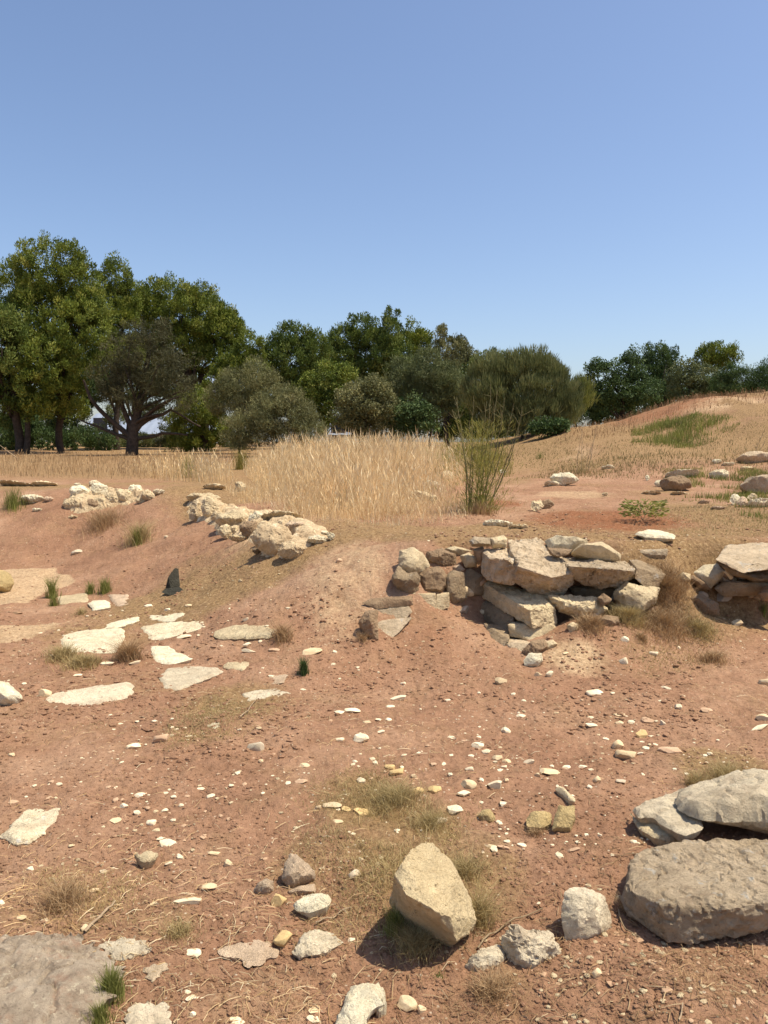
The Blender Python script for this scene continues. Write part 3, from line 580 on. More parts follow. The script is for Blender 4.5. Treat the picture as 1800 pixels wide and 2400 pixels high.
for a in [
    ('large white chunk at the top left of the rubble pile', 186, 1152, 44, 28, 12.6, 'white'), ('white chunk in the middle of the rubble pile', 232, 1150, 42, 34, 12.6, 'white'),
    ('cream stone at the lower left of the rubble pile', 172, 1182, 50, 26, 12.1, 'cream'), ('brown shaded stone at the bottom of the rubble pile', 208, 1182, 46, 24, 12.0, 'brown'),
    ('cream lump right of the middle of the rubble pile', 262, 1168, 34, 28, 12.3, 'cream'), ('wide cream stone in the right half of the rubble pile', 290, 1162, 36, 30, 12.5, 'cream'),
    ('rounded white stone standing at the right top of the pile', 316, 1149, 34, 24, 12.8, 'white'), ('pitted stone at the right end of the rubble pile', 346, 1160, 30, 22, 12.6, 'cream'),
    ('thin pale slab pointing right off the rubble pile', 372, 1153, 30, 12, 12.8, 'slab'), ('small stone atop the left of the rubble pile', 182, 1136, 14, 10, 12.7, 'white'),
    ('grey peaked stone atop the middle of the pile', 222, 1134, 26, 16, 12.9, 'slab'), ('white stone lying apart left of the rubble pile', 76, 1170, 54, 20, 12.6, 'white'),
    ('small pinkish stone between the lone white stone and the pile', 112, 1170, 20, 12, 12.4, 'pink'), ('small white chip below the lone white stone', 89, 1195, 22, 9, None, 'white'),
    ('tan stone tucked in the lower middle of the pile', 236, 1176, 38, 22, 12.1, 'cream'), ('small round stone in front of the right end of the pile', 328, 1172, 20, 14, 12.2, 'cream'),
    ('pale chip half buried on the bank under the pile', 172, 1212, 20, 8, None, 'cream'), ('flat pale stone far left beyond the pile', 104, 1134, 52, 9, 15.0, 'cream'), ('long thin pale slab at the far left edge', 40, 1136, 70, 7, 15.4, 'cream')]:
    blob('rubble_stone', a[0], a[1], a[2], a[3] * 1.08, a[4] * 1.12, a[5], M[a[6]], PILE, amp=.03)

# ------------------------------------------------------------------ paving slabs and flat stones on the pit floor
FLAT = 'flat pale slabs let into the pit floor'
lying('flat_slab', 'striped layered slab with grassy lower edge, leftmost of the bleached slabs', [(138, 1500), (148, 1490), (209, 1476), (290, 1474), (293, 1492), (272, 1531), (146, 1533)], 0.046, M['slab'], FLAT, r=.03, tilt=(-.03, -.06))
lying('flat_slab', 'long thin white slab above the striped layered slab', [(241, 1472), (255, 1461), (326, 1446), (329, 1455), (271, 1473)], 0.033, M['white'], FLAT)
lying('flat_slab', 'narrow pale slab highest in the middle of the floor slabs', [(342, 1455), (353, 1442), (431, 1438), (435, 1446), (401, 1459)], 0.019, M['white'], FLAT)
lying('flat_slab', 'longest pale slab, wedge shaped, in the middle of the floor slabs', [(328, 1470), (472, 1450), (505, 1456), (467, 1476), (400, 1494), (353, 1506)], 0.026, M['slab'], FLAT)
lying('flat_slab', 'wide cream slab on the right of the longest pale slab', [(496, 1490), (510, 1476), (564, 1465), (624, 1467), (648, 1479), (632, 1496), (560, 1497), (521, 1500)], 0.033, M['cream'], FLAT)
lying('flat_slab', 'white slab with ragged lower edge under the longest pale slab', [(350, 1514), (401, 1513), (412, 1527), (456, 1544), (401, 1558), (358, 1553), (353, 1530)], 0.033, M['white'], FLAT)
lying('flat_slab', 'pitted slab with greyish middle below the ragged white slab', [(372, 1584), (391, 1567), (450, 1562), (510, 1565), (528, 1576), (470, 1598), (423, 1618), (380, 1617)], 0.033, M['rough'], FLAT)
lying('flat_slab', 'small smooth cream plate right of the pitted slab', [(520, 1566), (532, 1552), (586, 1550), (581, 1564), (570, 1572)], 0.019, M['cream'], FLAT)
lying('flat_slab', 'large lichen-spotted slab lowest of the floor slabs on the left', [(90, 1652), (130, 1624), (200, 1612), (271, 1606), (311, 1598), (313, 1633), (240, 1655), (146, 1680), (98, 1674)], 0.046, M['rough'], FLAT, tilt=(0, -.08))
lying('flat_slab', 'ragged white slab with a dry stalk across it', [(567, 1627), (600, 1618), (646, 1613), (686, 1628), (640, 1642), (578, 1642)], 0.019, M['rough'], FLAT)
lying('flat_slab', 'dull grey slab sunk in earth above the ragged stalk-crossed slab', [(600, 1592), (624, 1576), (675, 1582), (667, 1601), (613, 1604)], 0.010, M['pink'], FLAT, r=.03)
lying('flat_slab', 'cream slab behind the green weeds at left', [(136, 1398), (203, 1390), (210, 1412), (138, 1417)], 0.033, M['cream'], FLAT)
lying('flat_slab', 'rounded white stone with brown base right of the cream slab by the weeds', [(206, 1414), (217, 1407), (255, 1412), (261, 1424), (217, 1431)], 0.052, M['white'], FLAT)
lying('flat_slab', 'dusty brown slab right of the cream slab by the weeds', [(252, 1394), (301, 1393), (302, 1422), (271, 1423)], 0.033, M['pink'], FLAT)
lying('flat_slab', 'thin white slab lying alone below the stalk-crossed slab', [(476, 1694), (492, 1691), (512, 1697), (540, 1690), (548, 1698), (508, 1709), (488, 1706)], 0.019, M['white'], FLAT)
lying('flat_slab', 'tilted rhombic slab near the left edge with a dark undercut end', [(2, 1961), (30, 1930), (63, 1897), (152, 1893), (136, 1925), (78, 1975), (38, 1980)], 0.033, M['slab'], None, tilt=(.05, -.02), r=.02)
lying('flat_slab', 'cream flake tilted over a dark gap, near the white pebble cluster', [(317, 2003), (340, 2000), (371, 2001), (360, 2018), (330, 2019)], 0.026, M['cream'], None, lift=.02, tilt=(.15, 0), r=.01)
lying('flat_slab', 'pink dusty slab sunk in the foreground left of a round yellow cobble', [(508, 2234), (561, 2198), (633, 2200), (652, 2236), (608, 2262), (580, 2268), (561, 2249)], 0.019, M['pink'], None, r=.04)
lying('flat_slab', 'pale grey flake at the right rim of the big corner rock', [(236, 2216), (270, 2202), (320, 2197), (364, 2224), (295, 2252), (257, 2242)], 0.019, M['rough'], None, r=.03)
lying('flat_slab', 'small grey flake between the corner rock and the pink dusty slab', [(333, 2276), (359, 2258), (398, 2256), (380, 2280), (354, 2302)], 0.019, M['grey'], None)
lying('flat_slab', 'granular grey slab at the bottom edge right of the green tuft', [(285, 2410), (300, 2365), (345, 2345), (392, 2352), (410, 2410)], 0.033, M['rough'], None, r=.06)
standing('white_block', 'bright white block cut off by the left edge', [(-60, 1592), (-5, 1596), (20, 1600), (52, 1636), (40, 1650), (14, 1664), (-60, 1666)], (0, 1668), .35, M['white'], pitch=30, yaw=12)
standing('round_boulder', 'round yellow boulder half in frame at the left edge on the pale crust', [(-62, 1360), (-40, 1338), (0, 1335), (24, 1346), (32, 1368), (22, 1388), (-10, 1396), (-50, 1392)], (0, 1396), .34, M['yellow'], yaw=10, pitch=10, facets=1, r=.16)
g0 = G(404, 1378)[1] - .03
hullrock('slate_and_shadow', 'dark upright wedge of stone standing alone on the slope', [(388, 1378, g0), (394, 1352, g0), (410, 1330, g0 + .1), (419, 1332, g0 + .14), (422, 1376, g0 + .04), (402, 1384, g0 - .02), (392, 1372, g0 + .14), (418, 1345, g0 + .16)], M['slate'], amp=.008, smooth=1)
g0 = G(404, 1392)[1] - .02
hullrock('slate_and_shadow', 'low dark flat piece shaped as the shadow at the foot of the upright wedge', [(378, 1388, g0), (390, 1379, g0 + .06), (420, 1375, g0 + .1), (432, 1384, g0 + .05), (425, 1394, g0 - .02), (395, 1395, g0 - .03)], M['slate'], amp=.008, smooth=1)  # near-black piece laid in the outline of the wedge's shadow

# ------------------------------------------------------------------ boulders of the foreground
hullrock('boulder', 'large ochre boulder with a shaded left underside, tilted upright in dry grass', [
    (1000, 1975, 2.70), (1014, 1978, 2.70), (1034, 2008, 2.68), (1056, 2018, 2.69), (1070, 2048, 2.66), (1099, 2107, 2.62), (1112, 2153, 2.58), (1106, 2178, 2.56), (1069, 2203, 2.46),
    (966, 1992, 2.62), (946, 2022, 2.54), (925, 2052, 2.51), (952, 2096, 2.45), (1016, 2132, 2.41), (1052, 2146, 2.43),
    (917, 2112, 2.68), (930, 2150, 2.74), (945, 2182, 2.74), (986, 2214, 2.68), (1042, 2222, 2.58), (1000, 2040, 2.88), (1075, 2130, 2.82), (940, 2120, 2.80), (1000, 2200, 2.75)], M['boulder'], target=.0075, amp=.012, freq=8, smooth=1, angle=20, grow=1.04)
hullrock('boulder', 'big dark-grey weathered boulder, lower of the two slabs at the right edge', [
    (1482, 2015, 2.85), (1505, 1998, 2.90), (1556, 1984, 2.93), (1615, 1966, 2.98), (1712, 1959, 3.00), (1870, 1972, 2.98),
    (1474, 2085, 2.64), (1548, 2122, 2.50), (1700, 2132, 2.46), (1870, 2105, 2.46),
    (1452, 2110, 2.68), (1470, 2150, 2.64), (1568, 2216, 2.48), (1615, 2224, 2.46), (1712, 2192, 2.50), (1870, 2162, 2.52), (1520, 2120, 3.0), (1870, 2100, 3.1)], M['grey'], target=.0085, amp=.026, freq=6, smooth=2)
lying('flat_rock', 'long pale grey slab at the right edge above the dark-grey boulder', [(1572, 1880), (1590, 1858), (1625, 1836), (1690, 1834), (1758, 1825), (1880, 1824), (1880, 1932), (1740, 1924), (1640, 1924), (1608, 1914)], .16, M['rough'], None, lift=.04, tilt=(0, -.05), amp=.02, r=.06, s=.010)
lying('flat_rock', 'cracked slab fragment left of the long pale grey slab', [(1478, 1898), (1520, 1878), (1562, 1862), (1600, 1846), (1606, 1884), (1640, 1920), (1650, 1940), (1608, 1962), (1560, 1940), (1530, 1916), (1496, 1920)], .05, M['rough'], None, lift=.045, amp=.012, r=.03)
lying('flat_rock', 'narrow splinter of slab below the cracked slab fragment', [(1478, 1906), (1500, 1928), (1538, 1926), (1556, 1950), (1598, 1962), (1572, 1974), (1530, 1964), (1494, 1940)], .03, M['cream'], None, lift=.01, amp=.01, r=.02)
standing('boulder', 'grey angular rock standing between the rugged rock and the dark boulder', [(1326, 2092), (1349, 2083), (1374, 2081), (1416, 2104), (1430, 2150), (1430, 2178), (1392, 2206), (1350, 2230), (1328, 2205), (1318, 2163), (1320, 2121)], (1365, 2222), .2, M['rough'], pitch=30, yaw=16, Tb=.12, amp=.008)
standing('boulder', 'rugged grey rock with dark pitted left side near the bottom', [(1172, 2205), (1188, 2180), (1205, 2166), (1239, 2180), (1286, 2182), (1311, 2226), (1345, 2256), (1298, 2270), (1260, 2285), (1222, 2287), (1196, 2256)], (1255, 2282), .2, M['rough'], pitch=35, yaw=10, amp=.022, Tb=.12)
standing('boulder', 'half buried grey rock left of the rugged pitted rock', [(1086, 2270), (1104, 2243), (1135, 2222), (1171, 2214), (1184, 2242), (1175, 2280), (1120, 2296)], (1130, 2290), .14, M['rough'], pitch=55, amp=.008)
standing('boulder', 'pale pyramid-shaped stone left of the large ochre boulder', [(681, 2001), (702, 2010), (722, 2028), (738, 2043), (737, 2064), (705, 2076), (681, 2090), (668, 2069), (659, 2060), (670, 2022)], (690, 2092), .16, M['pink'], pitch=35, yaw=18, amp=.006)
standing('boulder', 'dusty grey stone sunk at the left foot of the pyramid-shaped stone', [(592, 2092), (604, 2070), (624, 2060), (640, 2066), (642, 2090), (618, 2104)], (615, 2104), .1, M['pink'], pitch=45, amp=.006)
standing('boulder', 'dusty lump sunk right below the pyramid-shaped stone', [(672, 2092), (700, 2078), (736, 2072), (742, 2096), (712, 2106), (684, 2110)], (705, 2112), .1, M['pink'], pitch=45)
lying('boulder', 'cream-white faceted stone below the pyramid-shaped stone', [(686, 2122), (719, 2098), (753, 2095), (778, 2108), (770, 2124), (726, 2140), (694, 2136)], .05, M['white'], None, amp=.006)
lying('boulder', 'rough crystalline white rock right of the round yellow cobble', [(680, 2232), (698, 2204), (736, 2177), (770, 2179), (812, 2208), (760, 2236), (702, 2246)], .045, M['rough'], None, amp=.014)
lying('boulder', 'tall white rock cut by the bottom edge of the photo', [(776, 2420), (802, 2356), (821, 2312), (862, 2302), (890, 2312), (897, 2352), (868, 2372), (850, 2420)], .06, M['white'], None, amp=.01)
lying('boulder', 'white fragment split from the right side of the bottom-edge rock', [(872, 2318), (888, 2306), (904, 2330), (908, 2362), (884, 2372), (876, 2345)], .05, M['white'], None, amp=.01)
lying('corner_rock', 'large low grey rock with yellow lichen filling the bottom left corner', [(-160, 2230), (-60, 2212), (40, 2192), (120, 2188), (200, 2192), (252, 2216), (290, 2252), (282, 2300), (246, 2345), (214, 2400), (190, 2460), (-160, 2470)], .08, M['mottled'], None, lift=-.01, jag=.05, amp=.04, r=.2, s=.008)
lying('boulder', 'yellowish block lying beside the upright block under the gravel scatter', [(1232, 1922), (1240, 1912), (1292, 1912), (1294, 1932), (1270, 1940), (1236, 1938)], .06, M['yellow'], None, amp=.006)
standing('boulder', 'upright yellow brick-shaped stone leaning beside the yellowish block', [(1310, 1888), (1346, 1889), (1348, 1920), (1338, 1950), (1294, 1946), (1302, 1912)], (1318, 1952), .09, M['yellow'], pitch=45, yaw=10, r=.02)
lying('boulder', 'long narrow yellow stone lying diagonally above the brick-shaped stone', [(1300, 1850), (1312, 1844), (1350, 1872), (1348, 1880), (1334, 1876)], .04, M['cream'], None)
standing('boulder', 'yellow-ochre stone with a dark right foot in the middle foreground', [(1120, 1912), (1130, 1899), (1148, 1896), (1158, 1910), (1167, 1930), (1140, 1932), (1126, 1926)], (1142, 1934), .1, M['yellow'], pitch=30, yaw=12)

# ------------------------------------------------------------------ flat stones and outcrops on the plateau at right
PLT = 'stones on the plateau beyond the wall corner'
for a in [
    ('white flat-topped boulder right of the spindly shrub on the plateau', 1322, 1122, 62, 26, 'white', .16), ('low white flake left of the flat-topped boulder', 1296, 1134, 40, 8, 'white', .04),
    ('pale tilted block on the red earth right of the spindly shrub', 1258, 1184, 30, 24, 'cream', .14), ('brown stone beside the pale tilted block', 1282, 1182, 30, 18, 'brown', .1),
    ('ragged pale slab on the crest right of the spindly shrub base', 1165, 1227, 66, 13, 'white', .05), ('smaller pale slab right of the ragged crest slab', 1216, 1235, 40, 8, 'cream', .04),
    ('white stone by the tall grass left of the spindly shrub', 1010, 1136, 36, 18, 'white', .12), ('cream stone behind the white stone near the spindly shrub', 1047, 1116, 30, 22, 'cream', .16),
    ('long cream stone at the right foot of the tall grass', 985, 1164, 54, 22, 'cream', .12), ('cream lump right of the long cream stone at the grass foot', 1016, 1170, 22, 16, 'cream', .1),
    ('pale flat slab over the brown boulder on the right plateau', 1596, 1113, 72, 12, 'slab', .12), ('brown boulder with pitted face under a pale slab on the right plateau', 1585, 1134, 76, 30, 'brown', .3),
    ('wedge-shaped pale slab right of the pitted brown boulder', 1684, 1112, 48, 18, 'slab', .14), ('dark broken slab at the right edge of the plateau', 1785, 1136, 90, 34, 'grey', .26),
    ('long flat slab at the right edge, farthest back', 1775, 1074, 90, 18, 'grey', .24), ('white stone leftmost of the heap at the right edge', 1722, 1170, 24, 22, 'white', .14),
    ('pinkish white stone second in the heap at the right edge', 1742, 1176, 24, 20, 'pink', .14), ('cream stone on top of the heap at the right edge', 1764, 1165, 24, 14, 'cream', .12),
    ('wide white stone rightmost of the heap at the right edge', 1782, 1180, 60, 16, 'white', .12), ('thin pale slab in the green grass of the plateau', 1425, 1096, 34, 8, 'slab', .06),
    ('pale stone alone high on the right plateau', 1680, 1081, 22, 9, 'white', .08), ('pale flake right of the lone high stone', 1707, 1088, 28, 6, 'slab', .05),
    ('tan slab before the far slab at the right edge', 1750, 1099, 30, 8, 'cream', .07), ('white lump left of the pitted brown boulder', 1545, 1133, 22, 14, 'white', .12),
    ('small white stone above the white lump', 1517, 1120, 11, 10, 'white', .08), ('thin pale edge of stone in the red plateau, left one', 1526, 1157, 50, 5, 'cream', .04),
    ('thin pale edge of stone in the red plateau, right one', 1592, 1158, 44, 5, 'cream', .04), ('pinkish flake in the red earth toward the right edge', 1650, 1177, 26, 6, 'pink', .04),
    ('pinkish flake nearer than the other one toward the right edge', 1682, 1191, 30, 8, 'pink', .04), ('small pale pebble alone mid plateau', 1418, 1158, 14, 6, 'cream', .05),
    ('tiny pale chip at the foot of the hill by the dry stalks', 1178, 1105, 14, 8, 'white', .07), ('dull stone half sunk before the red plateau', 1365, 1310, 20, 8, 'pink', .04)]:
    lab, px, py, wd, ht, mt, h = a
    g_ = G(px, py + ht / 2); blob('plateau_stone', lab, px, py, wd * 1.05, ht * 1.15, g_[1] + .1, M[mt], PLT, pitch=38, depth=.6, amp=.02)
lying('plateau_stone', 'flat white broken slab alone on the earth behind the wall', [(1492, 1253), (1515, 1243), (1550, 1245), (1584, 1257), (1580, 1264), (1540, 1261), (1510, 1259)], .05, M['white'], PLT, jag=.03)

# ------------------------------------------------------------------ loose stones, each an object, sharing a few rock meshes
PROTO = []
for k in range(9):
    rr = np.random.RandomState(300 + k); bm = bmesh.new(); bmesh.ops.create_icosphere(bm, subdivisions=4, radius=1.0)
    co = np.array([v.co[:] for v in bm.verts])
    for _ in range(9 + k % 4):
        nn = nrm(rr.normal(size=3)); h = rr.uniform(.52, .85); dd = co @ nn; over = np.maximum(0, dd - h); co = co - over[:, None] * nn[None, :] * .97
    co = co * (1 + .07 * fbm(co * 1.8 + k * 9, 4, 40 + k)[:, None]); co = (co - (co.max(0) + co.min(0)) / 2) / (np.ptp(co, 0) / 2)
    for v, c_ in zip(bm.verts, co): v.co = c_
    me = bpy.data.meshes.new('loose_stone'); bm.to_mesh(me); bm.free(); me.materials.append(M['white'])
    me.polygons.foreach_set('use_smooth', np.ones(len(me.polygons), bool)); me.set_sharp_from_angle(angle=math.radians(24)); PROTO.append(me)
LAND = [(1010, 2090, 'the large ochre boulder'), (330, 1475, 'the longest floor slab'), (200, 1640, 'the lichen-spotted slab'), (75, 1935, 'the tilted rhombic slab'), (1320, 1918, 'the brick-shaped stone'),
        (1144, 1914, 'the yellow-ochre stone'), (1250, 1550, 'the foot of the wall corner'), (1650, 1410, 'the right wall stretch'), (1520, 1920, 'the cracked slab fragment'), (690, 2045, 'the pyramid-shaped stone'),
        (740, 2210, 'the rough crystalline rock'), (512, 1700, 'the lone thin white slab'), (900, 1460, 'the left foot of the wall'), (1374, 2150, 'the grey angular rock'), (120, 2280, 'the grey corner rock'),
        (626, 1627, 'the stalk-crossed slab'), (570, 1482, 'the wide cream slab'), (400, 1380, 'the dark upright wedge'), (345, 2009, 'the tilted cream flake'), (858, 2360, 'the bottom-edge white rock'), (1467, 1766, 'the flat scatter stone'), (599, 1748, 'the grey round cobble'),
        (847, 1729, 'the white wedge-shaped stone'), (1396, 1622, 'the oval white stone')]
MN = {'w': 'white', 'c': 'cream', 'y': 'yellow', 'g': 'grey', 'p': 'pink', 's': 'slab', 'b': 'brown'}
WORD = {'w': 'white', 'c': 'cream', 'y': 'yellow', 'g': 'grey', 'p': 'pinkish', 's': 'pale greyish', 'b': 'brown'}
LOOSE = [(1288, 1580, 22, 20, 'w'), (1262, 1580, 19, 13, 'c'), (1174, 1594, 30, 19, 'c'), (1396, 1622, 41, 20, 'w'), (1793, 1598, 27, 20, 'c'), (945, 1600, 14, 8, 'w'), (933, 1635, 40, 12, 'w'), (915, 1655, 23, 8, 'w'), (1222, 1677, 22, 10, 'w'),
    (1385, 1682, 20, 5, 'w'), (1388, 1698, 30, 12, 'w'), (1452, 1673, 27, 10, 'c'), (1452, 1693, 22, 12, 'c'), (1480, 1692, 17, 11, 'w'), (1518, 1686, 30, 14, 'p'), (1554, 1694, 14, 13, 's'), (1590, 1656, 17, 17, 'w'), (1562, 1612, 24, 8, 's'),
    (1657, 1663, 32, 12, 'p'), (1506, 1720, 32, 24, 'y'), (1505, 1738, 12, 6, 'w'), (1449, 1744, 27, 27, 'c'), (1467, 1766, 50, 30, 'c'), (1518, 1752, 25, 12, 'w'), (1500, 1766, 13, 10, 'w'), (1572, 1758, 54, 14, 'p'), (1186, 1711, 24, 15, 'w'),
    (1120, 1746, 31, 20, 'w'), (1140, 1761, 22, 15, 'w'), (1166, 1775, 24, 17, 'c'), (1187, 1783, 22, 15, 'c'), (1181, 1797, 16, 11, 'w'), (1100, 1800, 20, 12, 'w'), (1239, 1784, 26, 15, 's'), (1290, 1808, 47, 18, 'c'), (1260, 1816, 15, 14, 'c'),
    (1328, 1798, 22, 13, 'w'), (1366, 1795, 22, 10, 'w'), (1385, 1803, 14, 8, 'w'), (1400, 1826, 19, 20, 'c'), (1456, 1829, 24, 12, 's'), (1507, 1815, 9, 9, 'w'), (1160, 1836, 36, 27, 'w'), (1187, 1826, 12, 20, 'c'), (1100, 1837, 38, 27, 'c'),
    (1087, 1858, 33, 20, 'w'), (1067, 1895, 39, 27, 'w'), (1019, 1848, 33, 23, 'y'), (978, 1852, 33, 20, 'y'), (930, 1807, 38, 25, 'y'), (914, 1795, 26, 16, 'y'), (1225, 1980, 24, 13, 'w'), (1152, 1985, 38, 10, 'c'), (1057, 1728, 18, 8, 'w'),
    (981, 1764, 12, 8, 'w'), (1304, 1670, 14, 6, 'c'), (1027, 1922, 44, 14, 's'), (312, 1748, 34, 18, 'w'), (378, 1729, 38, 26, 'p'), (599, 1748, 43, 33, 's'), (561, 1710, 12, 8, 'w'), (612, 1783, 14, 10, 'c'), (26, 1767, 18, 9, 'c'),
    (327, 1862, 24, 12, 'w'), (291, 1887, 21, 13, 'w'), (321, 1903, 16, 14, 'w'), (386, 1899, 16, 10, 'w'), (365, 1901, 12, 8, 'c'), (354, 1925, 24, 18, 'w'), (270, 1923, 26, 11, 'c'), (405, 1921, 14, 8, 'w'), (367, 1945, 21, 9, 'c'),
    (375, 1965, 24, 11, 'w'), (392, 1974, 38, 17, 'w'), (471, 1848, 18, 10, 'w'), (494, 1864, 20, 12, 'w'), (425, 1887, 12, 8, 'w'), (421, 2007, 16, 15, 'w'), (395, 2023, 18, 9, 'w'), (167, 1981, 14, 8, 'c'), (70, 2035, 17, 12, 'w'),
    (270, 2035, 17, 8, 'w'), (243, 2042, 20, 10, 's'), (219, 2085, 25, 13, 'c'), (489, 2075, 34, 21, 'c'), (502, 1999, 30, 11, 'c'), (536, 2022, 21, 17, 'c'), (439, 2113, 63, 13, 'w'), (359, 2116, 18, 8, 'c'), (198, 2175, 24, 17, 'c'),
    (662, 2200, 44, 44, 'y'), (653, 2106, 36, 38, 'y'), (454, 2230, 34, 17, 'w'), (181, 2306, 19, 21, 'w'), (206, 2324, 12, 12, 'w'), (167, 2333, 14, 12, 'w'), (447, 2339, 23, 9, 'w'), (469, 2341, 21, 10, 'w'), (439, 2325, 16, 7, 'w'),
    (452, 2378, 13, 13, 'w'), (555, 2393, 34, 16, 'w'), (823, 2201, 18, 11, 'w'), (831, 2048, 30, 27, 's'), (956, 2351, 42, 34, 'c'), (989, 2364, 19, 19, 'c'), (736, 2368, 25, 13, 'c'), (734, 2387, 30, 17, 'w'), (1790, 1680, 32, 20, 'c'),
    (1780, 1708, 50, 8, 'w'), (1730, 1459, 28, 18, 'c'), (1550, 1443, 26, 10, 'c'), (1464, 1497, 20, 14, 'w'), (1532, 1531, 23, 13, 'w'), (1461, 1548, 21, 18, 'w'), (1427, 1589, 11, 10, 'b'), (1325, 1531, 18, 8, 'c'), (1591, 1518, 10, 10, 'w'),
    (579, 1511, 22, 14, 'w'), (583, 1526, 38, 6, 'w'), (610, 1503, 10, 8, 'w'), (643, 1522, 30, 9, 'p'), (732, 1527, 50, 10, 'c'), (785, 1527, 12, 8, 'w'), (575, 1451, 18, 10, 'w'), (347, 1419, 20, 8, 'w'), (393, 1428, 18, 8, 'w'),
    (442, 1418, 18, 7, 'c'), (564, 1360, 12, 7, 'c'), (539, 1426, 8, 6, 'w'), (795, 1313, 16, 12, 'p'), (431, 1492, 36, 9, 'w'), (250, 1554, 32, 8, 'w'), (315, 1553, 28, 8, 'w'), (182, 1582, 22, 7, 'w'), (55, 1602, 14, 7, 'w'),
    (105, 1625, 28, 24, 'c'), (41, 1436, 24, 7, 'b'), (797, 1668, 26, 12, 'w'), (826, 1664, 40, 11, 'w'), (847, 1729, 38, 24, 'w'), (797, 1731, 22, 12, 'w'), (893, 1714, 18, 10, 'w'), (860, 1691, 21, 10, 'c'), (910, 1686, 18, 10, 'w'),
    (714, 1793, 24, 13, 'c'), (706, 1830, 32, 15, 'p'), (846, 1828, 21, 17, 'w'), (778, 1885, 46, 18, 'c'), (746, 1892, 15, 16, 'c'), (811, 1894, 23, 11, 'y'), (847, 1902, 38, 22, 'y'), (792, 1925, 26, 10, 'c'), (1058, 1727, 22, 10, 'w'),
    (832, 1784, 12, 8, 'w'), (607, 1706, 15, 9, 'c'), (970, 1815, 14, 24, 'c'), (180, 1293, 26, 12, 's'), (389, 1258, 10, 7, 'w'), (1096, 1363, 14, 10, 'p'), (1180, 1986, 30, 6, 'p'), (1345, 1992, 32, 7, 'p'), (1407, 1958, 12, 10, 's'),
    (1262, 2118, 10, 10, 'w'), (846, 2014, 14, 14, 'w'), (1618, 2316, 10, 8, 'w'), (1400, 2280, 22, 22, 'c'), (50, 2150, 20, 10, 'c'), (4, 2115, 12, 14, 'w'), (105, 2156, 18, 10, 'c'), (30, 1880, 24, 6, 'p'), (130, 1870, 10, 6, 'c')]
base_o = None; ENT = []
for i, (px, py, wd, ht, k) in enumerate(LOOSE):
    g_ = G(px, py + ht * .3); dist = math.sqrt(g_[0] ** 2 + g_[1] ** 2 + (CAMZ - g_[2]) ** 2); th = math.asin((CAMZ - g_[2]) / dist)
    Wm = wd / FPX * dist * .94; Hm = ht / FPX * dist; D = Wm * rnd.uniform(.6, .85)
    Hs = max(.22 * Wm, min((Hm - D * math.sin(th)) / math.cos(th), Wm * .8))
    if Hm < D * math.sin(th): D = max(Wm * .3, (Hm - Hs * math.cos(th) * .6) / math.sin(th))
    me = PROTO[i % len(PROTO)]
    if base_o is None: o = base_o = link('loose_stone', me)
    else: o = base_o.copy(); o.data = me; C.objects.link(o)
    o.location = (g_[0], g_[1] + D * .1, hz(g_[0], g_[1]) + Hs * .16); o.scale = (Wm / 2, D / 2, Hs / 2 * 1.25)
    o.rotation_euler = (rnd.uniform(-.12, .12), rnd.uniform(-.15, .15), rnd.choice([0, math.pi]) + rnd.uniform(-.3, .3))
    o.material_slots[0].link = 'OBJECT'; o.material_slots[0].material = M['loose_' + MN[k]]
    best = min(LAND, key=lambda L: (abs(L[0] - px) > 6 or abs(L[1] - py) > 6) and ((L[0] - px) ** 2 + ((L[1] - py) * 1.6) ** 2) or 1e12)
    dx, dy = px - best[0], (py - best[1]) * 1.6
    side = ('right of' if dx > 0 else 'left of') if abs(dx) > abs(dy) * .8 else ('in front of' if dy > 0 else 'behind')
    size = 'large' if wd > 36 else ('medium' if wd > 24 else ('small' if wd > 15 else 'tiny')); shp = 'flat ' if ht < wd * .42 else ('' if ht < wd * .8 else 'rounded ')
    ENT.append([o, '%s %s%s stone' % (size, shp, WORD[k]), side, best[2], math.hypot(dx, dy)])
RK = ['nearest', 'second nearest', 'third nearest', 'fourth nearest', 'fifth nearest', 'sixth nearest', 'seventh nearest', 'eighth nearest', 'ninth nearest']
for e in ENT:
    same = sorted([q[4] for q in ENT if q[1:4] == e[1:4]])
    lab = '%s %s %s' % (e[1], e[2], e[3])
    if len(same) > 1: lab = '%s %s %s %s' % (RK[min(same.index(e[4]), 8)], e[1], e[2], e[3])
    tag(e[0], lab, 'stone', 'loose stones scattered over the red earth')
for (px, py, lab) in ((847, 1729, 'white wedge-shaped stone amid the bare earth'), (1396, 1622, 'oval white stone alone on bare earth below the wall corner'), (599, 1748, 'grey round cobble with a dark left foot'), (1467, 1766, 'flat cream stone in the pebble scatter'), (662, 2200, 'round yellow cobble touching the pink dusty slab')):
    for e, L in zip(ENT, LOOSE):
        if (L[0], L[1]) == (px, py): e[0]['label'] = lab

